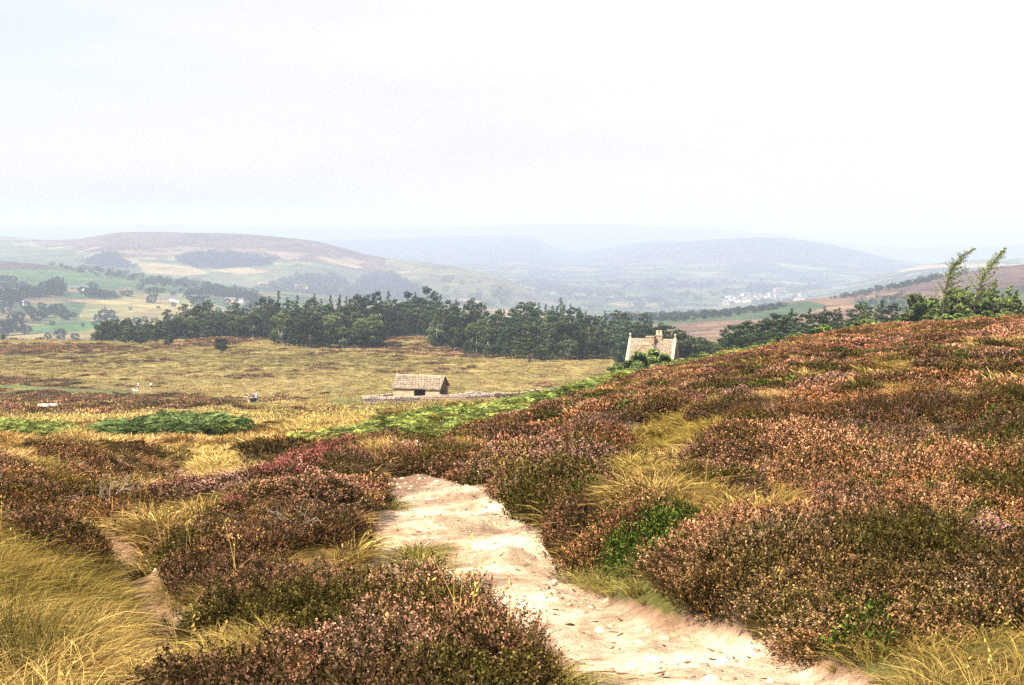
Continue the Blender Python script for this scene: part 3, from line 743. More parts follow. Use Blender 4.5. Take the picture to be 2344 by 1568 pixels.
def deadtwigs(seed, ln=.5, w=.006):
    q = np.random.default_rng(seed); mb = MB(); random.seed(seed)
    def grow(p, d, l, r_, lev):
        pts = [p]
        for i in range(4):
            d = (d+Vector(q.normal(size=3)*.28)).normalized(); p = p+d*l/4; pts.append(p)
        mb.tube(pts, [r_*(1-.15*i) for i in range(5)], 4, False)
        if lev:
            for i in range(3): grow(pts[1+i], (d+Vector(q.normal(size=3)*.7)+Vector((0,0,.2))).normalized(), l*.6, r_*.6, lev-1)
    for i in range(2): grow(Vector((0, 0, 0)), Vector((q.normal()*.5, q.normal()*.5, 1)).normalized(), ln, w, 2)
    V = np.array(mb.V); return V, np.array(mb.F), np.tile([1, 1, 1], (len(V), 1))

m_heath = mat_veg('heather_foliage', (.085, .072, .028), .15)
m_grass = mat_veg('grass_blades', (.17, .135, .055), .22)
m_fern = mat_veg('bracken_fronds', (.09, .125, .055), .3)
m_leaf = mat_veg('bilberry_leaves', (.05, .075, .02), .3)
m_twig = mat_veg('dead_wood', (.3, .27, .24), 0)

def gn_group():
    g = bpy.data.node_groups.new('scatter', 'GeometryNodeTree')
    g.interface.new_socket(name='Geometry', in_out='INPUT', socket_type='NodeSocketGeometry'); g.interface.new_socket(name='Geometry', in_out='OUTPUT', socket_type='NodeSocketGeometry')
    return g
def scatter(name, label, sources, pts, rotz, scl, tint, mat, tiltn=.12, zs=None):
    """one ground cover object: clumps set on points"""
    n = len(pts)
    if n == 0: return
    c = bpy.data.collections.new(name+'_clumps')
    for i, (v, f, cc) in enumerate(sources):
        o = bpy.data.objects.new(name, npmesh(name, v, f, cc)); o.data.materials.append(mat); c.objects.link(o); o['kind'] = 'stuff'; o['label'] = label
    me = bpy.data.meshes.new(name); me.vertices.add(n); me.vertices.foreach_set('co', np.asarray(pts, np.float32).ravel())
    rot = np.stack([rng.normal(size=n)*tiltn, rng.normal(size=n)*tiltn, rotz], 1).astype(np.float32)
    s3 = np.stack([scl, scl, scl if zs is None else zs], 1).astype(np.float32)
    me.attributes.new('rot', 'FLOAT_VECTOR', 'POINT').data.foreach_set('vector', rot.ravel())
    me.attributes.new('scl', 'FLOAT_VECTOR', 'POINT').data.foreach_set('vector', s3.ravel())
    me.attributes.new('idx', 'INT', 'POINT').data.foreach_set('value', rng.integers(0, len(sources), n).astype(np.int32))
    me.attributes.new('tint', 'FLOAT_COLOR', 'POINT').data.foreach_set('color', np.c_[tint, np.ones(n)].astype(np.float32).ravel())
    o = link(name, me); tag(o, label, None, None, 'stuff')
    g = gn_group(); gi = g.nodes.new('NodeGroupInput'); go = g.nodes.new('NodeGroupOutput'); ip = g.nodes.new('GeometryNodeInstanceOnPoints')
    ci = g.nodes.new('GeometryNodeCollectionInfo'); ci.inputs['Collection'].default_value = c; ci.inputs['Separate Children'].default_value = True; ci.inputs['Reset Children'].default_value = True
    def at(nm, t):
        a = g.nodes.new('GeometryNodeInputNamedAttribute'); a.data_type = t; a.inputs['Name'].default_value = nm; return a.outputs['Attribute']
    g.links.new(gi.outputs[0], ip.inputs['Points']); g.links.new(ci.outputs[0], ip.inputs['Instance']); ip.inputs['Pick Instance'].default_value = True
    g.links.new(at('idx', 'INT'), ip.inputs['Instance Index']); g.links.new(at('rot', 'FLOAT_VECTOR'), ip.inputs['Rotation']); g.links.new(at('scl', 'FLOAT_VECTOR'), ip.inputs['Scale'])
    g.links.new(ip.outputs[0], go.inputs[0])
    md = o.modifiers.new('scatter', 'NODES'); md.node_group = g
    print('scatter', name, n)
def ring(d0, d1, rho, S=.47, pad=1.5):
    area = S*(d1*d1-d0*d0)+2*pad*(d1-d0); n = int(area*rho)
    y = np.sqrt(rng.uniform(d0*d0, d1*d1, n)); x = rng.uniform(-1, 1, n)*(S*y+pad)
    z = grid_h(x, y); u, v = uv_of(x, y, z); return x, y, z, u, v
_w = [(x_of(uu, 925, 228.0), 228.0) for uu in (568, 575, 582, 589)]+[(x_of(uu, 898, 323.0), 323.0) for uu in (308, 317, 346)]
_wall = [(x_of(uu, 915, dd), dd) for uu, dd in ((828, 215.2), (900, 216), (1040, 219), (1130, 221), (1200, 227), (1250, 235), (1300, 245), (1400, 269))]
def trodden(x, y):
    r = np.zeros(len(x), bool)
    for a, b in _w: r |= (np.abs(x-a) < 1.8) & (y < b+3) & (y > b-9)
    return r | ((dist_line(x, y, _wall) < 2.3) & (y > 150))
PMD = blur(PM, 16)
def bare(x, y):
    b = np.clip(np.log(np.maximum(y+6.0, 1.0))/math.log(1006.0)*(ny-1), 0, ny-1).astype(int); a = np.clip((np.arctan(np.clip(x/(y+6.0)/.62, -.87, .87))+.72)/1.44*(nx-1), 0, nx-1).astype(int)
    return PMD[b, a]
PINKB = np.array([.455,.265,.195]); LILAC = np.array([.42,.285,.25]); BROWN = np.array([.31,.175,.105]); RUST = np.array([.50,.255,.125]); OLIVE = np.array([.20,.175,.05]); ROSE = np.array([.52,.26,.22]); GOLD = np.array([.42,.29,.08])
def heath_tint(x, y, u, v):
    a = fbm(x/3.1, y/3.1, 201); b = fbm(x/1.3, y/1.3, 203); c = fbm(x/8, y/8, 205); r = rng.uniform(0, 1, len(x))
    T = PINKB+0*x[:, None]
    def m(T, k, C): k = np.clip(k, 0, 1)[:, None]; return T*(1-k)+C*k
    T = m(T, sstep(.5, .65, a), LILAC); T = m(T, sstep(.48, .35, b), BROWN); T = m(T, sstep(.55, .68, c)*.8, OLIVE); T = m(T, (r > .84)*.85, OLIVE*1.25)
    T = m(T, sstep(.52, .66, fbm(x/4.5, y/4.5, 207))*.7, RUST)
    # the sunburnt top of the right-hand hill: rust and rose
    top = (x > 4)*sstep(42, 85, y); T = m(T, top*.75, np.where((fbm(x/4, y/4, 209) > .5)[:, None], RUST*1.05, ROSE))
    T = m(T, top*sstep(.55, .68, fbm(x/6, y/3, 211))*.9, GOLD*.95); T = m(T, top*(r < .12), BROWN*.6)
    kn = ((u < 340) & (y < 40)); T = m(T, kn*.7, np.array([.22,.135,.08])); T = m(T, (y < 11)*(u < 1350)*.75, np.array([.36,.225,.17])); T = m(T, (y < 26)*(u > 1300)*.4, np.array([.40,.25,.17])); T = m(T, (y >= 11)*(y < 32)*(u < 900)*(u > 340)*.5, np.array([.30,.20,.17]))
    far = sstep(110, 220, y); T = m(T, far*.8, np.array([.20,.12,.065])); pk = rng.integers(0, 6, len(x)); pal = np.array([PINKB, LILAC, BROWN, RUST, OLIVE, ROSE*.9]); T = m(T, np.full(len(x), .34), pal[pk])
    T = T*(.62+1.55*np.clip(fbm(x/2.6, y/2.6, 213)-.32, 0, .5)*1.5)[:, None]; T = m(T, sstep(.60, .66, fbm(x/1.5, y/1.5, 215))*.85, np.array([.15,.14,.045])); T = T*(1.3+.08*sstep(35, 60, y))[:, None]
    return T*rng.uniform(.8, 1.22, len(x))[:, None]
def sprigs(seed, r, h, n, sl, fl, fw, nf=9, tips=.75):
    q = np.random.default_rng(seed); a = q.uniform(0, 2*np.pi, n); rr = r*np.sqrt(q.uniform(0, 1, n)); lob = 1+.2*np.sin(a*3+seed)+.12*np.sin(a*5+seed*2)
    hh = h*(1-(rr/r)**2*.55)*lob*(.75+.5*vnoise(np.cos(a)*rr/r*3+seed, np.sin(a)*rr/r*3, seed)); zt = hh*(1-q.uniform(0, 1, n)**2.0*.9)
    D = unit(np.stack([np.cos(a)*rr/r*.8, np.sin(a)*rr/r*.8, np.full(n, .9)], 1)+q.normal(size=(n, 3))*.38); L_ = sl*q.uniform(.6, 1.4, n)
    P = np.stack([rr*np.cos(a)*lob, rr*np.sin(a)*lob, np.maximum(zt-L_, -.04)], 1); k = np.clip(zt/np.maximum(hh, .01), 0, 1)
    sv, sf = leaves(P, D, L_*1.02, fw*.45, q, .05); br = q.uniform(.5, 1.4, n); sc = np.repeat(np.stack([np.full(n, .35), br*.8, br], 1), 4, 0)
    t = np.tile(np.linspace(.12, 1, nf), n); Pi = np.repeat(P, nf, 0)+np.repeat(D, nf, 0)*(t*np.repeat(L_, nf))[:, None]; Di = np.repeat(D, nf, 0)*.7+q.normal(size=(n*nf, 3))*.75
    v, f = leaves(Pi, Di, fl*q.uniform(.6, 1.4, n*nf)*(1.15-.4*t), fw*q.uniform(.7, 1.4, n*nf), q, .1)
    bloom = (q.uniform(0, 1, n) < tips*(.3+.7*k)); tip = np.repeat(bloom, nf)*np.clip(t*1.5-.25, 0, 1)*q.uniform(.6, 1, n*nf); b2 = np.repeat(br, nf)*q.uniform(.7, 1.35, n*nf)
    return cat([(sv, sf, sc), (v, f, np.repeat(np.stack([tip, b2, t], 1), 4, 0))])
H0 = [sprigs(310+i, .25, .29, 560, .085, .020, .0085) for i in range(6)]
H1 = [sprigs(320+i, .36, .31, 620, .10, .034, .014, 5) for i in range(5)]
H2 = [heather(340+i, .58, .25, 1100, .08, .032, .68) for i in range(5)]
H3 = [heather(360+i, 1.3, .40, 260, .26, .14, .85) for i in range(4)]
def dens_scatter(cls, spec, srcs, name, label, mat, tintf, smin=.75, smax=1.3, zk=None, extra=None, sink=.03):
    """spec rows: (d0, d1, per m2, source set, size factor)"""
    for k, (d0, d1, rho, si, sf) in enumerate(spec):
        x, y, z, u, v = ring(d0, d1, rho)
        c = cover(x, y, z); m = np.isin(c, cls)
        if extra is not None: m = m | (extra(x, y, u, v, c, k) & (c != 3) & (c != 4))
        m &= ~trodden(x, y); m &= ~((bare(x, y) > .16) & ((c == 1) | (c == 8))); x, y, z, u, v = x[m], y[m], z[m], u[m], v[m]
        s = rng.uniform(smin, smax, len(x))*sf*(.8+.45*fbm(x/2.5, y/2.5, 221+k)); zs = s*(zk(x, y, u, v) if zk else 1)
        scatter(name[k] if isinstance(name, list) else name, label[k] if isinstance(label, list) else label, srcs[si], np.stack([x, y, z-sink*sf], 1), rng.uniform(0, 6.28, len(x)), s, tintf(x, y, u, v), mat, .12, zs)
def heath_h(x, y, u, v):
    t = np.where(y < 40, .35+1.15*fbm(x/1.5, y/1.5, 231), .45+.8*fbm(x/2.2, y/2.2, 233))
    bank = np.exp(-(dist_line(x, y, BANK)/.9)**2)*(y > 12)*(u > 1100); t = t*(1+.2*bank); t = np.where((y > 18) & (y < 70) & (u < 620), t*.62, t); t = np.where((y > 12) & (y < 30) & (u < 880) & (u > 380), t*.8, t)
    fr = (y < 10.5) & (u > 820) & (u < 1300); t = np.where(fr, .55+.9*fbm(x/.5, y/.5, 235), t)
    return t
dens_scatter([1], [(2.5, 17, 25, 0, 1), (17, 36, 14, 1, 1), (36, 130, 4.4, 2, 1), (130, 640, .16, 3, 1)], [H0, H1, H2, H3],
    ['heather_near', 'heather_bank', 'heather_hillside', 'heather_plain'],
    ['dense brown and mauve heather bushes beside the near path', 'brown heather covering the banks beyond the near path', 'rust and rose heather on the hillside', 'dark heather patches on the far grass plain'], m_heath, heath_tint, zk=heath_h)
def grass_tint(x, y, u, v):
    a = fbm(x/4, y/4, 241); b = fbm(x/14, y/10, 243); r = rng.uniform(0, 1, len(x))
    T = np.array([.78,.57,.29])+0*x[:, None]
    def m(T, k, C): k = np.clip(k, 0, 1)[:, None]; return T*(1-k)+np.array(C)*k
    T = m(T, sstep(.5, .65, a)*.7, [.50,.41,.15]); T = m(T, (r > .8)*.7, [.42,.22,.08]); T = m(T, sstep(.5, .62, b)*.6, [.36,.28,.09])
    for P in LIGHTG: T = m(T, inpoly(u, v, P)*.8, [.74,.58,.26])
    for P in (YGRASS, YGRASS2): T = m(T, (inpoly(u, v, P) & (y > 25))*.75, [.46,.37,.10])
    T = m(T, (inpoly(u, v, BANKGRASS) & (y < 18))*.9, [.52,.46,.19])
    T = m(T, (y > 250)*(inpoly(u, v, DKPLAIN[0]))*.7, [.27,.235,.08])
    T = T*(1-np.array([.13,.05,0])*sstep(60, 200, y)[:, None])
    return T*rng.uniform(.8, 1.2, len(x))[:, None]
G0 = [tussock(400+i, .10, .34, 190, .0055, .7, .9, .3) for i in range(5)]
G1 = [tussock(420+i, .22, .38, 230, .012, .7, .9, .3) for i in range(4)]
G2 = [tussock(440+i, .5, .42, 190, .034, .6, .8, .25) for i in range(4)]
G3 = [tussock(460+i, 1.5, .27, 130, .11, .6, .6, .22) for i in range(4)]
gsp = lambda x, y, u, v, c, k: (c == 1) & (rng.uniform(0, 1, len(x)) < np.where(u < 1000, .34, .24)*(1 if k < 2 else .6))
pn = lambda x, y: fbm(x/3.3, y/3.3, 251)
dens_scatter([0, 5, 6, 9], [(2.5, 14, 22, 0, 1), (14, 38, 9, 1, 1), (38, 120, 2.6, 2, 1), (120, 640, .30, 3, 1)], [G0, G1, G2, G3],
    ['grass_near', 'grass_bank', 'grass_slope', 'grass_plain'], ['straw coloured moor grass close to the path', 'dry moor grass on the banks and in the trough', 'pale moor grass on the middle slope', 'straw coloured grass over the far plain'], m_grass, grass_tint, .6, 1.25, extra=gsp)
# big overhanging tussocks and rushes bottom left
TU = [tussock(480+i, .22, .95, 360, .0075, .8, 1.05, .25, .45) for i in range(4)]; RU = [tussock(490+i, .18, .85, 260, .0065, .35, .3, .8, .3) for i in range(3)]
def big_tuss():
    P = []; Rr = []
    for (u, v, s, kind) in [(60,1620,1.0,0),(150,1560,1.0,0),(215,1590,.95,0),(230,1505,.9,0),(165,1450,.95,0),(225,1430,.85,0),(110,1420,.85,0),(250,1450,.7,0),(30,1440,.8,0),(-60,1470,.9,0),(130,1670,1.0,0),(-20,1720,1.0,0),(60,1760,1,0),(180,1730,.9,0),(-160,1560,1.0,0),(-150,1700,1,0),(520,1450,.4,0),(480,1410,.45,0),(430,1560,.4,0),
                            (30,1545,1.0,1),(80,1510,.95,1),(10,1490,.95,1),(-50,1560,1,1),(110,1560,.9,1),(60,1590,.9,1)]:
        x, y = hit(u, v); (P if kind == 0 else Rr).append((x, y, s))
    for lst, src, nm, lb, tn in ((P, TU, 'grass_tussocks', 'big golden grass tussocks arching over the lower left', [.80,.59,.27]), (Rr, RU, 'rushes', 'dark green rushes among the golden tussocks', [.22,.20,.07])):
        a = np.array(lst); n = len(a)
        scatter(nm, lb, src, np.stack([a[:, 0], a[:, 1], grid_h(a[:, 0], a[:, 1])], 1), rng.uniform(-.5, .5, n), a[:, 2]*.68, np.array(tn)*rng.uniform(.85, 1.15, (n, 1)), m_grass, .06)
big_tuss()
x, y, z, u, v = ring(2.5, 14, 34); c = cover(x, y, z); m = c == 7
scatter('grass_sward', 'short golden grass below the big tussocks', G0, np.stack([x, y, z], 1)[m], rng.uniform(0, 6.28, m.sum()), rng.uniform(.8, 1.5, m.sum()), grass_tint(x, y, u, v)[m], m_grass)
# bracken
# grass tuft islands in the sand
TF = [tussock(570+i, .13, .34, 420, .006, .9, 1.0, .55, .3) for i in range(2)]
pp = np.array([hit(a, b) for a, b in ((950,1262),(965,1240),(985,1278),(978,1300),(955,1250),(1240,1530),(1262,1560),(880,1150))]); k = len(pp)
scatter('path_grass_tufts', 'small green and gold grass tufts standing in the sandy path', TF, np.stack([pp[:, 0], pp[:, 1], grid_h(pp[:, 0], pp[:, 1])], 1), rng.uniform(0, 6, k), rng.uniform(1.0, 1.5, k), np.array([.50,.46,.16])*rng.uniform(.7, 1.1, (k, 1)), m_grass)
B2 = [bracken(500+i, 14, .5, .75, .6, .045) for i in range(4)]; B3 = [bracken(520+i, 18, .8, .75, .8, .085) for i in range(4)]
def fern_tint(x, y, u, v):
    r = rng.uniform(0, 1, len(x))[:, None]; g = np.array([.38,.43,.17])*(1-r*.6)+np.array([.56,.52,.17])*r*.6
    br = (fbm(x/3, y/3, 261) > .68)[:, None]; g = np.where(br & (r > .4), np.array([.36,.19,.06]), g)
    dk = (inpoly(u, v, FERN2))[:, None]; return np.where(dk, np.array([.29,.35,.16]), g)*rng.uniform(.75, 1.25, (len(x), 1))
def fern_h(x, y, u, v): return np.where(inpoly(u, v, [(325,1010),(325,955),(540,955),(540,1010)]), 1.15, .7)
dens_scatter([2], [(34, 70, 4.6, 0, 1), (70, 190, 2.0, 1, 1)], [B2, B3], ['bracken_slope', 'bracken_edge'], ['green bracken on the slope behind the heather ridge', 'green bracken running down towards the stone hut'], m_fern, fern_tint, .5, 1.0, zk=fern_h)
# low growth creeping over the edge of the path
x, y, z, u, v = ring(4.5, 24, 26); b_ = bare(x, y); m = (b_ > .10) & (b_ < .62) & (fbm(x*1.3, y*1.3, 297) > .44)
r_ = rng.uniform(0, 1, len(x)); g1 = m & (r_ < .42); g2 = m & (r_ > .68)
scatter('edge_grass', 'short grass fringe creeping over the edges of the sandy path', G0, np.stack([x, y, z], 1)[g1], rng.uniform(0, 6.28, g1.sum()), rng.uniform(.28, .62, g1.sum()), np.array([.60,.50,.22])*rng.uniform(.6, 1.1, (g1.sum(), 1)), m_grass)
scatter('edge_heather', 'low heather sprigs rooted along the edges of the sandy path', H0, np.stack([x, y, z-.03], 1)[g2], rng.uniform(0, 6.28, g2.sum()), rng.uniform(.22, .6, g2.sum()), np.array([.40,.27,.17])*rng.uniform(.6, 1.2, (g2.sum(), 1)), m_heath)
# bilberry greens
BL = [leafy(540+i, .2, .3, 760, .023) for i in range(3)]; BL2 = [leafy(550+i, .35, .3, 260, .07) for i in range(3)]
bx = lambda x, y, u, v, c, k: (c == 1) & (u > 1250) & (rng.uniform(0, 1, len(x)) < np.where(fbm(x/2.0, y/2.0, 271) > .56, .5, .07)*(1 if k == 0 else .7))
gt = lambda x, y, u, v: np.array([.25,.30,.085])*rng.uniform(.7, 1.3, (len(x), 1))
dens_scatter([8], [(4, 20, 9, 0, 1.2), (20, 60, 1.8, 1, 1.1)], [BL, BL2], ['bilberry_near', 'bilberry_hillside'], ['bright green bilberry leaves at the path edge', 'green bilberry patches among hillside heather'], m_leaf, gt, .7, 1.2, extra=bx)
# heather family in flower
BE = [belltuft(560+i, .22, .33, 900, .013, 110) for i in range(3)]
def bell(name, label, P, cc, rho, d1=40):
    x, y, z, u, v = ring(5, d1, rho); m = inpoly(u, v, P) & (cover(x, y, z) != 3)
    scatter(name, label, BE, np.stack([x, y, z], 1)[m], rng.uniform(0, 6.28, m.sum()), rng.uniform(.9, 1.5, m.sum()), (np.array(cc)*rng.uniform(.8, 1.2, (len(x), 1)))[m], m_heath)
bell('bell_heather', 'pink bell heather in flower on the ridge left of the path', BELL, [.44,.19,.17], 2.4); bell('bell_heather', 'clump of pink bell heather low on the left bank', BELL2, [.46,.20,.19], 2.4)
bell('cross_leaved_heath', 'orange seeding heath with pink flowers right of the path', BELL3, [.44,.25,.14], 3.5, 16); bell('ling_in_flower', 'pale pink flowering ling at the right edge', BELL4, [.46,.29,.26], 3, 16)
# stems and dead wood poking out of the cover
ST = [stalks(580+i, 4, .7, .005) for i in range(4)]; DT = [deadtwigs(590+i, .42, .007) for i in range(4)]
x, y, z, u, v = ring(3, 22, 1.1); c = cover(x, y, z); m = np.isin(c, [1, 6, 7, 0]) & (rng.uniform(0, 1, len(x)) < np.where(u > 1900, .75, .35))
scatter('dry_grass_stalks', 'tall dry grass stalks standing above the heather', ST, np.stack([x, y, z], 1)[m], rng.uniform(0, 6.28, m.sum()), rng.uniform(.7, 1.15, m.sum()), np.array([.62,.47,.20])*rng.uniform(.8, 1.1, (m.sum(), 1)), m_grass)
x, y, z, u, v = ring(5, 34, .34); c = cover(x, y, z); m = (c == 1) & (fbm(x/2, y/2, 281) > .5)
scatter('dead_twigs', 'bleached dead heather twigs', DT, np.stack([x, y, z+.12], 1)[m], rng.uniform(0, 6.28, m.sum()), rng.uniform(.4, .95, m.sum()), np.array([.46,.38,.32])*rng.uniform(.7, 1.1, (m.sum(), 1)), m_twig, .4)
# stones and grit on the path and in the gullies
def pebble(seed):
    q = np.random.default_rng(seed); import itertools
    V = unit(np.array([p for p in itertools.product((-1, 0, 1), repeat=3) if any(p)], float)); V = V*q.uniform(.75, 1.1, (len(V), 1))*np.array([1, .8, .5])
    bm = bmesh.new(); [bm.verts.new(v) for v in V]; bmesh.ops.convex_hull(bm, input=bm.verts); bmesh.ops.triangulate(bm, faces=bm.faces)
    bm.verts.ensure_lookup_table(); bm.verts.index_update(); v = np.array([p.co[:] for p in bm.verts]); f = np.array([[a.index for a in q_.verts] for q_ in bm.faces]); bm.free()
    return v, f, np.tile([1, 1, 1], (len(v), 1))
import bmesh
PB = [pebble(600+i) for i in range(5)]
m_peb = mat_veg('gritstone_pebbles', (.3, .25, .2), 0)
x, y, z, u, v = ring(3, 25, 32); c = cover(x, y, z); m = ((c == 3) & (fbm(x*1.5, y*1.5, 291) > .47)) | ((c == 4) & (rng.uniform(0, 1, len(x)) < .8))
s = rng.uniform(0, 1, m.sum())**4*.045+.004; s = np.where(c[m] == 4, s*1.6, s)
scatter('path_stones', 'small stones and grit on the sandy path', PB, np.stack([x, y, z+s.mean()*.2], 1)[m], rng.uniform(0, 6.28, m.sum()), s, np.array([.52,.40,.28])*rng.uniform(.55, 1.35, (m.sum(), 1)), m_peb, .3)
x, y, z, u, v = ring(4, 24, 4.5); c = cover(x, y, z); m = (c == 3) & (fbm(x*.9+5, y*.9, 295) > .5); s = rng.uniform(0, 1, m.sum())**2*.055+.018
scatter('embedded_stones', 'pale flat stones half sunk in the sandy path', PB, np.stack([x, y, z-.004], 1)[m], rng.uniform(0, 6.28, m.sum()), s, np.array([.62,.50,.38])*rng.uniform(.6, 1.2, (m.sum(), 1)), m_peb, .15)
# crumbs of dark peat and twig litter
x, y, z, u, v = ring(3, 24, 34); c = cover(x, y, z); m = (c == 3) & (fbm(x*1.2, y*1.2, 293) > .47)
scatter('path_litter', 'dark crumbs of peat and twig on the path', [(v_*[2.4, .7, .4], f_, c_) for v_, f_, c_ in PB], np.stack([x, y, z+.003], 1)[m], rng.uniform(0, 6.28, m.sum()), rng.uniform(0, 1, m.sum())**3.5*.022+.003, np.array([.17,.09,.06])*rng.uniform(.6, 1.4, (m.sum(), 1)), m_peb, .2)
# ------------------------------------------------------------------ trees
def crown_from(pads, per, size, q, flat=.5, lift=.3):
    Vs = []
    for (c, r, rz) in pads:
        n = int(per*(r**1.6)); d = unit(q.normal(size=(n, 3))); k = q.uniform(.35, 1, (n, 1))**.6
        P = np.array(c)+d*k*np.array([r, r, rz]); D = d*[1, 1, .5]+q.normal(size=(n, 3))*.7+[.15, 0, lift]
        s = size*q.uniform(.6, 1.4, n); v, f = leaves(P-unit(D)*s[:, None]*.5, D, s, s*.62, q, .12)
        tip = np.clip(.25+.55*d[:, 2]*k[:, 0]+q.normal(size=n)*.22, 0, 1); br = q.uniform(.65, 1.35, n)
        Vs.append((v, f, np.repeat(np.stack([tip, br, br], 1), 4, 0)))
    return cat(Vs)
def trunk_mesh(seed, h, r, lean=(0, 0), limbs=(), fork=False, bend=.03):
    q = np.random.default_rng(seed); mb = MB(); n = 7; P = []
    for i in range(n):
        t = i/(n-1); P.append((lean[0]*t*t*h+q.normal()*bend*h*t*.3, lean[1]*t*h+q.normal()*bend*h*t*.3, t*h-.3*(i == 0)))
    mb.tube(P, [r*(1.35 if i == 0 else 1)*(1-.85*i/(n-1)) for i in range(n)], 7)
    for (c, _, _) in limbs:
        z0 = max(c[2]-.35*math.hypot(c[0], c[1])-.3, h*.15); t = min(z0/h, 1); b = (lean[0]*t*t*h, lean[1]*t*h, z0)
        mid = ((b[0]+c[0])/2, (b[1]+c[1])/2, (z0+c[2])/2+.1); mb.tube([b, mid, c], [r*.35, r*.2, r*.06], 4, False)
    if fork:
        for k in range(3):
            a = q.uniform(0, 6.28); mb.tube([(0, 0, h*.1), (math.cos(a)*h*.08, math.sin(a)*h*.08, h*.4), (math.cos(a)*h*.16, math.sin(a)*h*.16, h*.8)], [r*.7, r*.5, r*.2], 6)
    return mb
def pine(seed, h=13, lean=.12):
    q = np.random.default_rng(seed); pads = []; n = 26
    for i in range(n):
        t = .22+.78*(i/(n-1)); rad = h*(.23*math.sin(math.pi*min(1, (1.05-t)*.95+.12)))*q.uniform(.35, 1.05); a = q.uniform(0, 6.28)
        r = h*(.075+.05*(1-t))*q.uniform(.8, 1.3); pads.append(((lean*t*t*h+rad*math.cos(a)+rad*.25, rad*math.sin(a), t*h-r*.35), r, r*q.uniform(.38, .6)))
    return pads, (lean, 0), 85, .42
def spruce(seed, h=13, lean=.05):
    q = np.random.default_rng(seed); pads = []; n = 34
    for i in range(n):
        t = .08+.92*(i/(n-1)); rad = h*.19*(1-t)**.85*q.uniform(.5, 1.15); a = q.uniform(0, 6.28)+i*2.4
        r = h*(.022+.06*(1-t))*q.uniform(.8, 1.2); pads.append(((lean*t*t*h+rad*math.cos(a)+rad*.15, rad*math.sin(a), t*h-r*.3), r, r*.7))
    return pads, (lean, 0), 95, .34
def broad(seed, h=9, wide=.33, low=.15):
    q = np.random.default_rng(seed); pads = []; n = 30
    for i in range(n):
        d = unit(q.normal(size=3)); k = q.uniform(.3, 1)**.5; c = np.array([0, 0, h*(low+1)/2])+d*k*np.array([h*wide, h*wide, h*(1-low)*.42])
        r = h*.10*q.uniform(.75, 1.4); pads.append((tuple(c+[.05*c[2], 0, 0]), r, r*.85))
    return pads, (.04, 0), 105, .34
m_bark = mat_solid('dark_bark', (.10, .075, .06), .9, .4, 3); m_birch = mat_solid('birch_bark', (.58, .55, .50), .8, .45, 5)
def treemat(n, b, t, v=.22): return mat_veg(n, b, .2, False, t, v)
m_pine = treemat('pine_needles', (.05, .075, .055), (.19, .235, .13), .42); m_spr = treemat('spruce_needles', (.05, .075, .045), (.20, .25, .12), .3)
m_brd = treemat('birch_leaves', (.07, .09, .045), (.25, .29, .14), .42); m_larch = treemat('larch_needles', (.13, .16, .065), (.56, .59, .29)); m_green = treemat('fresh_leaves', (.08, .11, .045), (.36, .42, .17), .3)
KINDS = {}
def proto_tree(kind, seed, gen, mat, tm, h, r, fork=False, limbn=6):
    pads, lean, per, size = gen; q = np.random.default_rng(seed+5)
    v, f, c = crown_from(pads, per/(h/13)**1.6*1.0, size, q)
    cm = npmesh('crown', v, f, c); cm.materials.append(mat)
    mb = trunk_mesh(seed, h*.93, r, lean, pads[::max(1, len(pads)//limbn)], fork); me = bpy.data.meshes.new('trunk'); me.from_pydata(mb.V, [], mb.F); me.update(); me.materials.append(tm)
    me.polygons.foreach_set('use_smooth', np.ones(len(me.polygons), bool))
    KINDS.setdefault(kind, []).append((cm, me, h, float(v[:, 2].max())))
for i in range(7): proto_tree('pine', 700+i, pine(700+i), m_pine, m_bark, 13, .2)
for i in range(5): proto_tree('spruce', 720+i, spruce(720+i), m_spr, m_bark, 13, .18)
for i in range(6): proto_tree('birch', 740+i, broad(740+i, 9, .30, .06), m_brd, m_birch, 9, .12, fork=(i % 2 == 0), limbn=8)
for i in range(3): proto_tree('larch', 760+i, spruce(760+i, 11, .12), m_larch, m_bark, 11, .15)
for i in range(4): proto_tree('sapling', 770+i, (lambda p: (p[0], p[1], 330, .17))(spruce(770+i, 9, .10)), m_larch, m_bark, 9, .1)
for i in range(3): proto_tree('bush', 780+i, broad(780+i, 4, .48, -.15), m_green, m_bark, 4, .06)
PROPER = {'sapling': 'larch_tree', 'pine': 'pine_tree', 'spruce': 'spruce_tree', 'birch': 'birch_tree', 'larch': 'larch_tree', 'bush': 'leafy_shrub'}
CATN = {'sapling': 'tree', 'pine': 'tree', 'spruce': 'tree', 'birch': 'tree', 'larch': 'tree', 'bush': 'shrub'}
def put_tree(kind, x, y, z, h, label, group=None, wide=1.0, k=None):
    cm, tm, hh, top = KINDS[kind][int(rng.integers(len(KINDS[kind]))) if k is None else k]
    s = h/top; e = bpy.data.objects.new(PROPER[kind], None); COL.objects.link(e); e.location = (x, y, z); e.empty_display_size = .3
    e.scale = (s*wide, s*wide, s); e.rotation_euler = (0, 0, rng.uniform(-.5, .5))
    tag(e, label, CATN[kind], group)
    for nm, me in (('crown', cm), ('trunk', tm)): o = bpy.data.objects.new(nm, me); COL.objects.link(o); o.parent = e
    return e
def tree_uv(kind, u, vbase, vtop, label, group=None, wide=1.0, d=None, k=None, pad=0):
    """tree rooted where the ground is seen at (u, vbase), or at distance d; its top is seen at vtop"""
    if d is None: x, y = hit(u, vbase, 60)
    else: x, y = x_of(u, vtop, d), d
    z = float(grid_h(x, y)); h = z_of(vtop, y)-z
    return put_tree(kind, x, y, z-.15, max(h, 1.0), label, group, wide, k)
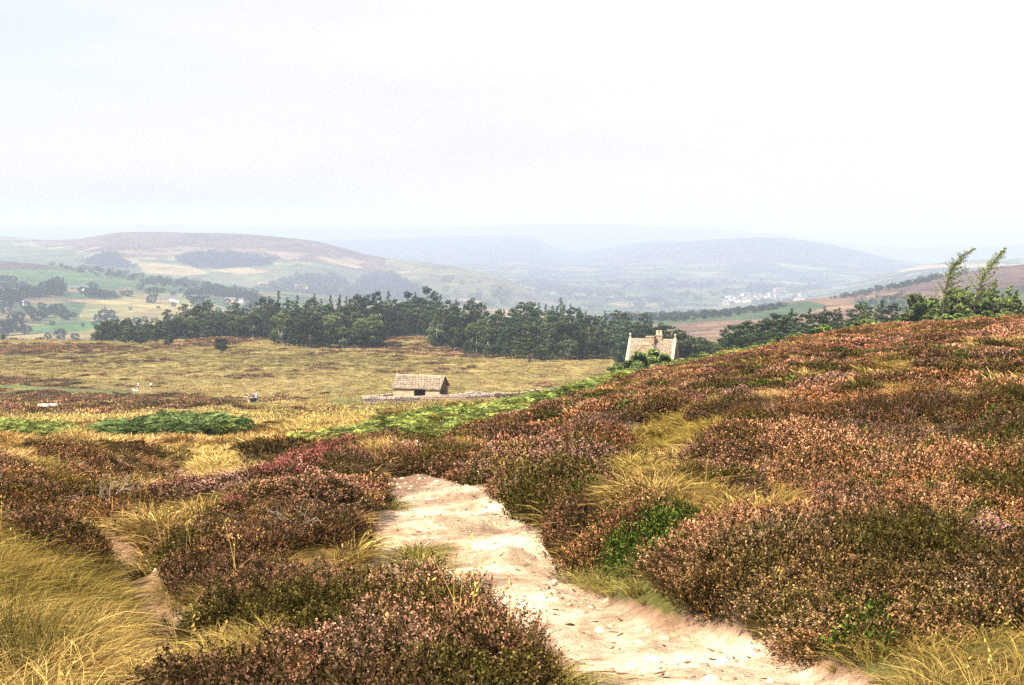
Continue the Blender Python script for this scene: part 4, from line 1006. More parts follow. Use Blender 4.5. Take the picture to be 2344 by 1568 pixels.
ENV = np.array([(212,768),(230,745),(250,742),(290,741),(320,742),(345,738),(400,720),(430,703),(455,705),(490,716),(550,712),(585,695),(605,684),(640,686),(680,684),(700,696),(720,690),(760,688),(790,682),(800,678),(822,688),(850,686),(880,684),(905,690),(940,680),(965,677),(985,690),(1010,692),(1050,694),(1070,700),(1100,712),(1125,716),(1150,712),(1200,702),(1230,706),(1290,697),(1330,714),(1360,725),(1400,730),(1450,733),(1480,738),(1515,745)], float)
BASE = np.array([(212,781),(300,788),(345,788),(400,783),(470,779),(560,777),(600,782),(650,795),(700,800),(780,799),(860,798),(885,778),(920,770),(965,772),(985,795),(1040,806),(1090,815),(1140,822),(1200,824),(1260,824),(1320,822),(1420,820),(1515,818)], float)
rows = 5; cnt = 0
for j in range(rows):
    u = 214.0+j*4
    while u < 1512:
        env = np.interp(u, ENV[:, 0], ENV[:, 1])-11; bs = np.interp(u, BASE[:, 0], BASE[:, 1])
        lw = np.interp(u, [212, 540, 600, 1500], [.7, .8, 1, 1])
        x0, y0 = hit(u, bs, 100); y0 = min(y0, 545 if 860 < u < 1000 else 560); dd = y0+6+j*14*lw+rng.uniform(-5, 5); frac = (j+.6)/rows
        vt = bs+(env-bs)*(.56+.46*frac**.7) + rng.uniform(-3, 6)*(1 if j < rows-1 else .7)
        if j == rows-1: vt = env+rng.uniform(-13, 7)
        r = rng.uniform()
        kind = 'birch' if (j == 0 and r < .45) or (u < 560 and r < .3) else ('spruce' if (r > (.80-.11*j) if u > 560 else r > .9) else 'pine')
        if j > 0 and rng.uniform() < .07: kind = 'larch'
        lab = {'larch': 'yellow green larch among the dark plantation pines', 'pine': 'dark pine crowded into the plantation beyond the grass plain', 'spruce': 'pointed conifer rising out of the plantation', 'birch': 'grey green birch among the plantation pines'}[kind]
        if kind == 'larch': pass
        elif u < 560: lab = {'pine': 'low dark pine in the tapering left end of the plantation', 'spruce': 'pointed conifer in the tapering left end of the plantation', 'birch': 'grey green birch in the tapering left end of the plantation'}[kind]
        elif u > 1130: lab = {'pine': 'blue green pine in the right part of the plantation towards the house', 'spruce': 'pointed conifer in the right part of the plantation towards the house', 'birch': 'grey green birch in the right part of the plantation towards the house'}[kind]
        tree_uv(kind, u, None, vt, lab, {'pine': 'plantation pines', 'larch': 'plantation larches', 'spruce': 'plantation conifers', 'birch': 'plantation birches'}[kind], rng.uniform(.95, 1.3)*(.78 if j >= rows-2 else 1)*(1.15 if kind == 'spruce' else 1), d=dd)
        cnt += 1; u += rng.uniform(15, 24)*(1.0 if j else 1.1)
print('plantation', cnt)
front = [('birch',605,776,722,1.0,'small birch at the left corner of the main plantation'),('birch',640,783,716,1.2,'birch with a pale forked trunk at the plantation edge'),('birch',668,788,730,1.1,'birch leaning out beside the forked birch at the plantation edge'),
 ('birch',700,797,730,1.5,'broad dark birch at the front of the plantation, left of the clearing'),('birch',742,799,742,1.2,'short birch standing forward of the plantation pines'),('birch',785,799,745,1.3,'rounded birch third from the clearing'),
 ('birch',825,798,738,1.3,'rounded birch second from the clearing'),('birch',858,796,736,1.2,'tall birch just left of the plantation clearing'),('birch',905,773,738,1.0,'lone small birch on the edge of the clearing knoll'),
 ('birch',1000,799,738,1.2,'birch right of the clearing in the plantation'),('birch',1040,803,745,.9,'smaller birch right of the clearing'),('birch',1091,814,728,.9,'tall birch with white twin trunks at the plantation edge'),
 ('pine',1130,818,745,1.2,'low dark pine right of the white trunked birch'),('pine',930,765,700,1.2,'pine standing behind the clearing knoll'),('pine',965,768,702,1.2,'spreading pine on the right of the clearing knoll'),
 ('birch',1345,822,768,1.6,'round grey green bush-like birch left of the stone house'),('birch',1300,824,775,1.4,'low birch at the right foot of the plantation'),('birch',1400,822,765,1.5,'rounded birch just left of the stone house'),
 ('birch',385,790,765,1.2,'small round birch below the left end of the plantation'),('birch',322,792,755,1.2,'stunted birch at the left foot of the plantation'),('birch',287,790,748,1.0,'stunted birch on the brown rise at the left')]
for i, (k, u, vb, vt, wd, lab) in enumerate(front): tree_uv(k, u, vb, vt, lab, None, wd)
tree_uv('birch', 509, 811, 772, 'dark round shrub standing alone on the grass plain', None, 1.35, k=2)
# the leaning larch in front of the plantation
def wide_larch():
    q = np.random.default_rng(5); pads = []
    for i in range(34):
        t = i/33; z = 1.2+8.2*t; half = 4.9*(1-t)**.75+.5; x = q.uniform(-1, .85)*half+.8*t; r = q.uniform(.55, 1.1)*(1.15-.5*t); pads.append(((x, q.uniform(-.7, .7)*half*.7, z), r, r*.5))
    v, f, c = crown_from(pads, 120, .38, q); cm = npmesh('crown', v, f, c); cm.materials.append(treemat('larch_crown_needles', (.06, .09, .025), (.26, .30, .09)))
    mb = trunk_mesh(8, 8.6, .22, (.03, 0), pads[::4]); me = bpy.data.meshes.new('trunk'); me.from_pydata(mb.V, [], mb.F); me.materials.append(m_bark); KINDS['wide'] = [(cm, me, 9, float(v[:, 2].max()))]
PROPER['wide'] = 'larch_tree'; CATN['wide'] = 'tree'
wide_larch(); e = tree_uv('wide', 1212, 830, 738, 'wide yellow green larch standing in front of the dark plantation', None, 1.15); e.rotation_euler.z = 0
# trees left far edge of the moor, and either side of the house
for u, vt, k in ((8,765,'birch'),(95,771,'bush'),(180,774,'birch')): tree_uv(k, u, None, vt, {8:'dark bush on the moor edge at the far left',95:'low green bush on the brown moor edge',180:'pair-sized dark bush on the moor edge nearest the plantation'}[u], None, 1.5, d=575)
for u, vt, wd in ((1530,752,1.5),(1560,765,1.5),(1590,770,1.6),(1618,776,1.6),(1640,782,1.5),(1605,790,1.3),(1575,784,1.3)):
    tree_uv('birch', u, None, vt, 'rounded green tree right behind the stone house', 'trees behind the stone house', wd, d=335+rng.uniform(-8, 25))
for u, vt in ((1430,735),(1455,738),(1490,742),(1510,739),(1475,748),(1445,750),(1415,745)):
    tree_uv('pine', u, None, vt, 'dark pine behind the chimneys of the stone house', 'pines behind the stone house', 1.3, d=385+rng.uniform(-10, 20))
# row beyond the heather hill
RT = [(1663,738),(1698,728),(1733,722),(1768,712),(1806,704),(1846,700),(1880,700),(1915,700),(1955,692),(1975,686),(2012,682),(2069,702),(2087,686),(2102,672),(2118,684),(2133,694),(1655,748),(1672,742),(1690,738),(1705,733),(1722,738),(1742,728),(1760,716),(1778,726),(1797,712),(1815,722),(1835,716),(1855,710),(1870,716),(1888,708),(1905,706),(1922,716),(1945,704),(1965,690),(1985,700),(2003,692),(2022,690),(2040,716),(2060,722),(2078,700),(2095,692),(2110,676),(2125,690),(2140,706)]
for i, (u, vt) in enumerate(RT):
    k = 'spruce' if rng.uniform() < (.85 if vt < 706 else .35) else 'pine'
    tree_uv(k, u, None, vt+rng.uniform(-2, 4), 'dark %s in the row beyond the heather hill' % {'spruce': 'pointed conifer', 'pine': 'blue green pine'}[k], 'conifers beyond the heather hill', 1.35 if k == 'pine' else 1.5, d=262+rng.uniform(-14, 22))
for i in range(26):
    u = 1652+i*18.5; vt = np.interp(u, [1650,1760,1900,2100,2150], [768,752,742,722,715])+rng.uniform(-6, 8)
    tree_uv('pine', u, None, vt, 'low dark pine filling the row beyond the heather hill', 'low pines beyond the heather hill', 1.5, d=235+rng.uniform(-12, 12))
for u, vt, d, lab in ((1962,708,215,'bright green young larch among the dark row of conifers'),(1985,722,212,'low bright larch beside the young larch in the dark row')): tree_uv('sapling', u, None, vt, lab, None, 2.0, d=d)
GB = [(2128,664),(2192,652),(2140,684),(2216,650),(2262,640),(2300,652),(2236,668),(2120,706),(2150,676),(2175,662),(2205,676),(2235,660),(2262,655),(2285,672),(2310,664),(2330,668),(2352,660),(2380,655),(2420,650),(2190,668),(2245,684),(2300,688),(2340,684),(2160,712),(2215,705),(2270,700),(2325,700)]
for i, (u, vt) in enumerate(GB): tree_uv('sapling' if i % 3 else 'bush', u, None, vt-(4 if i % 3 else -6), 'young feathery larch below the windswept larches' if i % 3 else 'bushy grey green tree below the windswept larches', 'young larches below the windswept larches' if i % 3 else 'bushes below the windswept larches', 1.7 if i % 3 else .95, d=182+rng.uniform(-14, 14))
for i in range(14):
    u = 1560+i*56+rng.uniform(-12, 12); vt = np.interp(u, [1560,1640,1900,2150,2344], [812,795,738,713,700])+rng.uniform(-2, 6)
    tree_uv('bush', u, None, vt, 'low bright green scrub bush just beyond the heather crest', 'scrub beyond the heather crest', 1.5, d=148+rng.uniform(-8, 8))
# two windswept larches
def windswept(name, u, vtop, d, prof, label, seed, R0=3.6):
    q = np.random.default_rng(seed); px = d/F; x0 = x_of(prof[0][0], prof[0][1], d); z0 = float(grid_h(x0, d))
    P = [np.array([(pu-prof[0][0])*px, 0, z_of(pv, d)-z0]) for pu, pv in prof]; P[0][2] = -.3
    e = empty(name, (x0, d, z0), label=label, cat='tree')
    mb = MB(); n = len(P); mb.tube(P, [.17*(1-.9*i/(n-1))+.015 for i in range(n)], 7); seg = np.array(P); parts = []
    def on(t):
        f = t*(n-1); i = min(int(f), n-2); return seg[i]*(1-(f-i))+seg[i+1]*(f-i), unit(seg[i+1]-seg[i])
    for k in range(130):
        t = .12+.865*(k/129)**.9+q.normal()*.008; t = min(max(t, .05), .985); p, ax = on(t)
        a = q.uniform(0, 6.28); ln = (R0*(1-t)**1.0+.22)*q.uniform(.25, 1.25)*(.7 if math.cos(a) < -.2 else 1.0)
        dv = unit(np.array([math.cos(a)+.25, math.sin(a), .15])+ax*.25); pts = [p]
        for s_ in range(4): dv = unit(dv+np.array([.10, 0, .09])+q.normal(size=3)*.12); pts.append(pts[-1]+dv*ln/4)
        mb.tube(pts, [.035*(1-t)+.009, .026*(1-t)+.008, .013, .009, .006], 4, False)
        if q.uniform() < .08: continue
        for s_ in range(1, 5):
            r = (.05+.13*(1-t))*q.uniform(.6, 1.5)*(1.1 if s_ < 4 else .7); m = int(58*(r/.3)**1.2)+5
            dd_ = unit(q.normal(size=(m, 3))); m = int(m*1.7); dd_ = unit(q.normal(size=(m, 3))); c = pts[s_]+dd_*r*q.uniform(.1, 1, (m, 1))*[1.25, 1, .6]; D = q.normal(size=(m, 3))*.8+dv*.9+[0, 0, -.1]
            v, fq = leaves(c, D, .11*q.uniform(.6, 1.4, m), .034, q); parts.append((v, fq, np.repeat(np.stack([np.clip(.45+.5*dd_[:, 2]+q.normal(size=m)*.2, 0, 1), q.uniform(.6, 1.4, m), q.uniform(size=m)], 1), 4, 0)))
    v, f, c = cat(parts); link('crown', npmesh('crown', v, f, c), m_larch, e)
    mb.build('trunk', m_bark, e, smooth=True)
windswept('larch_tree', 2165, 570, 168, [(2156,745),(2160,690),(2163,668),(2168,640),(2174,617),(2185,600),(2205,582),(2227,569)], 'tall windswept larch with its tip bent over to the right, left of two', 31)
windswept('larch_tree', 2250, 572, 172, [(2226,745),(2232,690),(2238,668),(2246,640),(2258,618),(2270,600),(2284,582),(2296,568)], 'straighter windswept larch leaning right, right of two', 37)
# shrubs at the stone house
for u, vt, d, wd, lab in ((1487,796,150,1.2,'leafy green shrub hiding the lower front of the stone house'),(1452,806,152,1.0,'leafy shrub at the left corner of the stone house'),(1425,828,146,1.3,'low green shrub where the bracken meets the heather')): tree_uv('bush', u, None, vt, lab, None, wd, d=d)
# ------------------------------------------------------------------ far trees and farms in the valley
def small_tree(seed, n=220):
    q = np.random.default_rng(seed); d = unit(q.normal(size=(n, 3))); lob = 1+.25*np.sin(d[:, 0]*5+seed)*np.cos(d[:, 1]*4)
    P = d*(q.uniform(.55, 1, n)**.5*lob)[:, None]*[.42, .42, .42]+[0, 0, .55]; s = .17*q.uniform(.7, 1.4, n); v, f = leaves(P, d+q.normal(size=(n, 3))*.6, s, s*.8, q, .1)
    tr = MB(); tr.tube([(0, 0, -.05), (0, 0, .5)], [.05, .03], 5); tv = np.array(tr.V); tf = np.array([q_ for q_ in tr.F if len(q_) == 4])
    return cat([(v, f, np.repeat(np.stack([q.uniform(.1, .9, n), q.uniform(.7, 1.3, n), q.uniform(size=n)], 1), 4, 0)), (tv, tf, np.tile([.2, .6, 1], (len(tv), 1)))])
m_far = treemat('valley_tree_leaves', (.028, .042, .022), (.065, .09, .04), .2)
SM = []
for i in range(6): me = npmesh('valley_tree', *small_tree(800+i)); me.materials.append(m_far); SM.append(me)
def ftree(hitter, u, v, hpx, label, group, wide=1.0):
    r = hitter(u, v)
    if r is None: return
    x, y, z = r; h = hpx*y/F; o = bpy.data.objects.new('valley_tree', SM[int(rng.integers(6))]); COL.objects.link(o); o.location = (x, y, z); o.scale = (h*wide*1.15, h*wide*1.15, h)
    o.rotation_euler = (0, 0, rng.uniform(0, 6)); tag(o, label, 'tree', group)
LT = [(150,733,24),(122,718,18),(133,722,26),(100,728,22),(85,735,24),(70,722,20),(168,726,12),(240,733,26),(255,728,18),(225,738,18),(262,736,14),(347,694,18),(352,680,22),(398,702,10),(440,688,24),(456,706,26),(470,716,14),(480,705,14),(500,716,12),(40,758,30),(22,762,28),(60,765,20),(8,768,34),(110,776,14),(138,776,22),(172,777,14),(298,710,7),(362,706,6),(332,737,12),(312,741,14),(352,738,10),(385,735,12),(20,700,26),(40,692,22),(10,716,22),(58,706,16),(540,693,10),(552,690,12),(520,698,14),(190,748,8),(215,745,8),(95,707,14),(45,735,20),(28,742,22),(120,745,10)]
for u, v, h in LT: ftree(hitv, u, v, h, 'hazy round tree among the hedged fields of the valley', 'trees among the valley fields', rng.uniform(.9, 1.3))
for (u0, v0, u1, v1, n, h) in ((0,690,60,680,6,24),(60,684,140,672,9,22),(110,676,135,660,4,26),(200,676,250,680,7,20),(250,680,300,680,4,12),(0,655,60,660,6,12),(320,668,420,672,6,12),(330,648,430,658,10,10),(430,672,560,690,12,16),(470,668,600,700,14,18),(0,640,30,650,3,14),(190,672,215,668,4,16),(560,706,600,700,5,14),(455,725,560,735,8,12)):
    for i in range(n):
        t = (i+rng.uniform(0, 1))/n; ftree(hitv, u0+(u1-u0)*t, v0+(v1-v0)*t+rng.uniform(-5, 5), h*rng.uniform(.7, 1.25), 'hazy tree in the wooded belts round the valley fields', 'trees in the valley belts', rng.uniform(1, 1.5))
def far_wood(name, label, hitter, P, n, hpx):
    us = [p[0] for p in P]; vs = [p[1] for p in P]; pts = []; s = []
    while len(pts) < n:
        u, v = rng.uniform(min(us), max(us)), rng.uniform(min(vs), max(vs))
        if not inpoly(np.array([u]), np.array([v]), P)[0] or (hpx < 6.5 and fbm(u/34., v/9., 333) < .53): continue
        r = hitter(u, v); n -= 0 if r else 1
        if r: pts.append(r); s.append(hpx*r[1]/F*rng.uniform(.6, 1.2))
    s = np.array(s); scatter(name, label, [small_tree(820+i, 110) for i in range(3)], pts, rng.uniform(0, 6, len(s)), s*1.4, np.array([.07, .085, .05])*rng.uniform(.7, 1.2, (len(s), 1)), m_wood, .05, s)
m_wood = mat_veg('far_wood_leaves', (.025, .04, .02), .1)
far_wood('hill_woodland', 'dark wood on the slope of the long heather hill', hith, [(408,598),(425,582),(500,576),(560,583),(640,592),(620,604),(560,612),(500,614),(430,608)], 360, 7)
far_wood('hill_woodland', 'small dark wood left on the heather hill', hith, [(195,606),(215,588),(258,578),(290,600),(315,612),(250,612)], 160, 8)
far_wood('hill_woodland', 'wood at the right foot of the heather hill', hith, [(560,668),(610,655),(680,634),(770,628),(790,645),(840,670),(860,700),(700,700),(560,700)], 520, 9)
far_wood('hill_woodland', 'scattered wood on the falling end of the heather hill', hith, [(830,640),(900,630),(940,650),(1010,680),(1100,706),(850,706),(790,680)], 380, 9)
far_wood('hill_woodland', 'bracken and scrub trees on the tail of the heather hill', hith, [(1000,628),(1090,640),(1180,668),(1190,710),(1060,700),(990,660)], 40, 11)
far_wood('belt_woodland', 'dark belt of trees along the foot of the green hill', hitv, [(100,606),(200,612),(330,632),(460,648),(590,668),(600,690),(560,684),(420,662),(300,645),(180,625)], 170, 9)
far_wood('spur_woodland', 'belt of trees along the far edge of the moorland spur', hits, [(1380,735),(1390,722),(1560,720),(1700,710),(1790,697),(1800,705),(1700,722),(1560,736)], 330, 9)
far_wood('spur_woodland', 'trees on the skyline of the rising moorland', hits, [(1850,690),(1960,672),(2110,640),(2210,622),(2215,628),(2110,650),(1960,682)], 110, 9)
far_wood('spur_woodland', 'dark copse on the side of the rising moorland', hits, [(1960,690),(2060,672),(2140,680),(2120,705),(1980,712)], 60, 9)
far_wood('valley_woodland', 'hazy trees over the wide valley floor', hitm, [(1180,640),(2000,640),(1950,690),(1300,715),(1190,700)], 1300, 6)
far_wood('village_woodland', 'trees above and among the far village', hitm, [(1640,672),(1750,655),(1900,650),(1900,664),(1860,690),(1660,692)], 170, 7)
far_wood('lone_bushes', 'tiny dark junipers dotted over the moor edge', lambda u, v: (lambda p: (p[0], p[1], float(grid_h(*p))))(hit(u, v, 60)), [(0,786),(215,783),(215,776),(0,778)], 14, 6)
# houses
m_white = mat_solid('whitewash', (.78, .76, .72), .8, .08, 2); m_slate = mat_solid('slate', (.20, .18, .18), .7, .2, 2); m_tan = mat_solid('sandstone', (.46, .36, .24), .85, .2, 2)
HM = []
for k, (w_, d_, h_, rf) in enumerate(((10, 7, 5, 2.6), (16, 8, 6, 3), (8, 7, 6, 2.8))):
    a = MB(); V = [(-w_/2,-d_/2,-2),(w_/2,-d_/2,-2),(w_/2,d_/2,-2),(-w_/2,d_/2,-2),(-w_/2,-d_/2,h_),(w_/2,-d_/2,h_),(w_/2,d_/2,h_),(-w_/2,d_/2,h_),(-w_/2,0,h_+rf-.1),(w_/2,0,h_+rf-.1)]
    a.add(V, [(0,1,5,4),(1,2,6,9,5),(2,3,7,6),(3,0,4,8,7)])
    b = MB(); o_ = .4; T0 = [(-w_/2-o_,-d_/2-o_,h_-.25),(w_/2+o_,-d_/2-o_,h_-.25),(w_/2+o_,0,h_+rf),(-w_/2-o_,0,h_+rf),(w_/2+o_,d_/2+o_,h_-.25),(-w_/2-o_,d_/2+o_,h_-.25)]
    b.add(T0+[(x, y, z+.25) for x, y, z in T0], [(0,1,2,3),(3,2,4,5),(6,9,8,7),(9,11,10,8),(0,3,9,6),(3,5,11,9),(1,7,8,2),(2,8,10,4),(0,6,7,1),(4,10,11,5)])
    b.box((w_*.3, 0, h_+rf+.5), (1, .8, 1.6))
    ms = []
    for q_, mm in ((a, m_white if k != 1 else m_tan), (b, m_slate)): me = bpy.data.meshes.new('walls' if q_ is a else 'roof'); me.from_pydata(q_.V, [], q_.F); me.materials.append(mm); ms.append(me)
    HM.append(ms)
def far_house(hitter, u, v, s, label, group, k=0):
    r = hitter(u, v)
    if r is None: return
    e = empty('farmhouse' if group != 'far village houses' else 'village_house', r, rng.uniform(-.7, .7), label=label, cat='house', group=group); e.scale = (s, s, s)
    for nm, me in (('walls', HM[k][0]), ('roof', HM[k][1])): o = bpy.data.objects.new(nm, me); COL.objects.link(o); o.parent = e
for u, v, s, k, lab in ((196,665,1.0,0,'pale farm building with a bright roof beside dark trees'),(170,668,1.1,1,'long stone barn left of the white roofed farm'),(396,690,1.1,0,'brightest white farmhouse in the middle of the valley fields'),(374,692,.9,1,'stone barn left of the bright white farmhouse'),(405,693,.7,2,'small outbuilding right of the bright white farmhouse'),(528,696,1.1,1,'low pale farm at the right end of the fields'),(552,693,.9,0,'small white house right of the low pale farm'),(60,700,.9,2,'pale cottage among trees at the far left'),(15,715,.9,1,'stone farm building at the left edge')): far_house(hitv, u, v, s, lab, None, k)
for i in range(70):
    t = rng.uniform(0, 1); u = 1655+t*190; v = 694-9*math.sin(t*2.4)+rng.uniform(-12, 7)*(1-.5*t)
    far_house(hitm, u, v, rng.uniform(1.0, 1.7), 'tiny pale house in the far village', 'far village houses', int(rng.integers(3)))
for u, v, s, k, lab in ((1785,673,2.6,1,'large white building in the middle of the far village'),(1765,680,2.2,0,'big pale building left of the largest village building'),(1922,675,3.4,1,'long white works building right of the far village')): far_house(hitm, u, v, s, lab, None, k)
# ------------------------------------------------------------------ stone buildings and walls
def mat_stone(name, c1, c2, mortar, sx, sy, bump=.6, streak=0):
    m, nt, out = newmat(name); tc = N(nt, 'ShaderNodeTexCoord')
    br = N(nt, 'ShaderNodeTexBrick'); mpn = N(nt, 'ShaderNodeMapping')
    g = N(nt, 'ShaderNodeSeparateXYZ'); L(nt, tc.outputs['Object'], g.inputs[0]); cx = N(nt, 'ShaderNodeCombineXYZ')
    L(nt, math_(nt, 'ADD', g.outputs[0], math_(nt, 'MULTIPLY', g.outputs[1], 1.0)), cx.inputs[0]); L(nt, g.outputs[2], cx.inputs[1])
    nn_ = noise(nt, 1.5, 3, .5, tc.outputs['Object']); vm = N(nt, 'ShaderNodeVectorMath', operation='ADD'); L(nt, cx.outputs[0], vm.inputs[0]); cc = N(nt, 'ShaderNodeCombineXYZ'); L(nt, math_(nt, 'MULTIPLY', nn_, .12), cc.inputs[1]); L(nt, cc.outputs[0], vm.inputs[1])
    L(nt, vm.outputs[0], br.inputs['Vector']); br.inputs['Scale'].default_value = 1; br.inputs['Brick Width'].default_value = sx; br.inputs['Row Height'].default_value = sy; br.inputs['Mortar Size'].default_value = .02; br.inputs['Bias'].default_value = 0
    br.inputs['Color1'].default_value = (*c1, 1); br.inputs['Color2'].default_value = (*c2, 1); br.inputs['Mortar'].default_value = (*mortar, 1)
    n2 = noise(nt, 2.2, 5, .7, tc.outputs['Object']); col = mixc(nt, 1.0, gam(nt, br.outputs['Color'], 1.15), mixc(nt, mrange(nt, n2, .3, .7, 0, 1), (.6, .58, .56), (1.3, 1.28, 1.22)), 'MULTIPLY')
    principled(nt, out, col, .9, math_(nt, 'ADD', math_(nt, 'MULTIPLY', br.outputs['Fac'], -1), n2), bump, .03); return m
m_wall = mat_stone('sandstone_walling', (.58, .46, .31), (.44, .345, .235), (.28, .21, .14), .55, .22)
m_hwall = mat_stone('house_walling', (.44, .345, .235), (.32, .25, .175), (.2, .15, .1), .55, .25)
m_gableshade_post = mat_stone('gable_shade_and_post_stone', (.20, .13, .09), (.13, .085, .065), (.08, .06, .05), .55, .22)  # darker walling copy with the right gables' shade painted in; gatepost shares it
m_roofst = mat_stone('stone_roof_slates', (.41, .335, .25), (.275, .22, .165), (.10, .075, .06), .5, .25, 1.0)
m_cope = mat_solid('pale_coping_stone', (.52, .44, .32), .85, .15, 2); m_pot = mat_solid('buff_clay_pot', (.88, .74, .50), .8, .1, 3); m_dark = mat_solid('dark_timber_and_doorway', (.035, .028, .024), .9, .3, 4)
m_dry = mat_stone('drystone', (.40, .325, .28), (.27, .215, .185), (.1, .08, .07), .6, .3); m_pale = mat_solid('pale_boulder_stone', (.60, .50, .42), .9, .25, 1.2, .8)
def slab(mb, A, B, C, D, th):
    """roof slope: eave A-B, ridge C-D (C above B), given thickness upward"""
    A, B, C, D = map(Vector, (A, B, C, D)); n = (B-A).cross(D-A).normalized()*th
    if n.z < 0: n = -n
    mb.add([A, B, C, D, A+n, B+n, C+n, D+n], [(0,1,2,3),(7,6,5,4),(0,4,5,1),(1,5,6,2),(2,6,7,3),(3,7,4,0)])
def coursed(mb, A, B, C, D, rows, th, seed):
    q = random.Random(seed); A, B, C, D = map(Vector, (A, B, C, D))
    for i in range(rows):
        a = A.lerp(D, i/rows); b = B.lerp(C, i/rows); c = B.lerp(C, (i+1.12)/rows) if i < rows-1 else C; d = A.lerp(D, (i+1.12)/rows) if i < rows-1 else D
        n = (B-A).cross(D-A).normalized(); n = n if n.z > 0 else -n; k = max(4, int((B-A).length/.75))
        for j in range(k):
            t0 = j/k; t1 = (j+.97)/k; o = n*(q.uniform(0, .05)); dn = Vector((0, 0, -q.uniform(0, .03)))
            P = [a.lerp(b, t0), a.lerp(b, t1), d.lerp(c, t1), d.lerp(c, t0)]; lo = n*.01; hi = n*th
            V = [P[0]+lo+hi*.6+o+dn, P[1]+lo+hi*.6+o+dn, P[2]+lo, P[3]+lo]; V2 = [p+hi for p in V]
            mb.add(V+V2, [(0,1,2,3),(7,6,5,4),(0,4,5,1),(1,5,6,2),(2,6,7,3),(3,7,4,0)])
# field barn
hd = 226.0; hx = x_of(963, 900, hd); hz = float(grid_h(hx, hd))-.1
hz = z_of(916, hd)
e = empty('stone_barn', (hx, hd, hz), -.26, label='small stone field barn with a slate roof and open dark doorway', cat='barn')
Wd, Dp, Hh, Rg = 7.7, 4.6, 2.15, 1.75
a = MB(); t = .45; o0, o1, dh = -.55+0.2, 1.55, 1.95    # doorway in the front wall
def wallbox(mb, x0, x1, y0, y1, z0, z1): mb.box(((x0+x1)/2, (y0+y1)/2, (z0+z1)/2), (x1-x0, y1-y0, z1-z0))
wallbox(a, -Wd/2, o0, -Dp/2, -Dp/2+t, -1.5, Hh); wallbox(a, o1, Wd/2, -Dp/2, -Dp/2+t, -1.5, Hh); wallbox(a, -Wd/2, Wd/2, Dp/2-t, Dp/2, -1.5, Hh)
wallbox(a, -Wd/2, -Wd/2+t, -Dp/2+t, Dp/2-t, -1.5, Hh)
wallbox(a, o0, o1, -Dp/2, -Dp/2+t, dh, Hh); wallbox(a, o0, o1, -Dp/2, -Dp/2+t, -1.5, 0)
a.build('walls', m_wall, e)
b = MB()
g0 = Wd/2-t; b.add([(x, y, z) for x in (-Wd/2, -Wd/2+t) for y, z in ((-Dp/2, Hh), (Dp/2, Hh), (0, Hh+Rg-.08))], [(0,1,2),(5,4,3),(0,2,5,3),(1,4,5,2),(0,3,4,1)])
b.build('left_gable', m_wall, e).name = 'gable'
b = MB(); wallbox(b, g0, Wd/2, -Dp/2+t, -1.1, -1.5, Hh); wallbox(b, g0, Wd/2, -.2, Dp/2-t, -1.5, Hh); wallbox(b, g0, Wd/2, -1.1, -.2, 1.9, Hh)
b.add([(x, y, z) for x in (g0, Wd/2) for y, z in ((-Dp/2, Hh), (Dp/2, Hh), (0, Hh+Rg-.08))], [(0,1,2),(5,4,3),(0,2,5,3),(1,4,5,2),(0,3,4,1)]); b.build('gable', m_gableshade_post, e)
b = MB(); b.box((Wd/2-t/2, -.65, .9), (.1, .88, 2.0)); b.build('side_door', m_dark, e)
b = MB(); b.box(((o0+o1)/2, -Dp/2+.95, 1.0), (o1-o0+.3, .1, 2.0)); b.build('doorway_dark_panel', m_dark, e)  # black panel inside the open doorway, standing in for the unlit interior
b = MB(); b.box(((o0+o1)/2, -Dp/2-.02, dh+.14), (o1-o0+.6, .12, .26)); b.build('lintel', m_cope, e)
b = MB(); ov = .28
coursed(b, (-Wd/2-ov, -Dp/2-ov, Hh-.12), (Wd/2+ov, -Dp/2-ov, Hh-.12), (Wd/2+ov, 0, Hh+Rg), (-Wd/2-ov, 0, Hh+Rg), 11, .07, 1)
coursed(b, (Wd/2+ov, Dp/2+ov, Hh-.12), (-Wd/2-ov, Dp/2+ov, Hh-.12), (-Wd/2-ov, 0, Hh+Rg), (Wd/2+ov, 0, Hh+Rg), 11, .07, 2)
rf = b.build('roof', m_roofst, e)
b = MB()
for i in range(13): b.box((-Wd/2-ov+.32+i*(Wd+2*ov-.6)/12, 0, Hh+Rg+.10+random.uniform(-.03, .03)), (.6, .34, .16), 0, .03)
b.build('ridge_stones', m_cope, rf)
# mast behind the barn
mx_, my_ = x_of(909, 850, hd+4), hd+4; mz_ = float(grid_h(mx_, my_)); b = MB(); top = z_of(842, my_)-mz_; b.tube([(0, 0, -.3), (0, 0, top*.97)], .045, 8); b.tube([(0, 0, top*.55), (0, 0, top)], .03, 8); b.box((0, 0, top+.03), (.12, .12, .06))
tag(b.build('mast', m_cope, None, (mx_, my_, mz_)), 'thin pale pole standing behind the left end of the stone barn', 'pole')
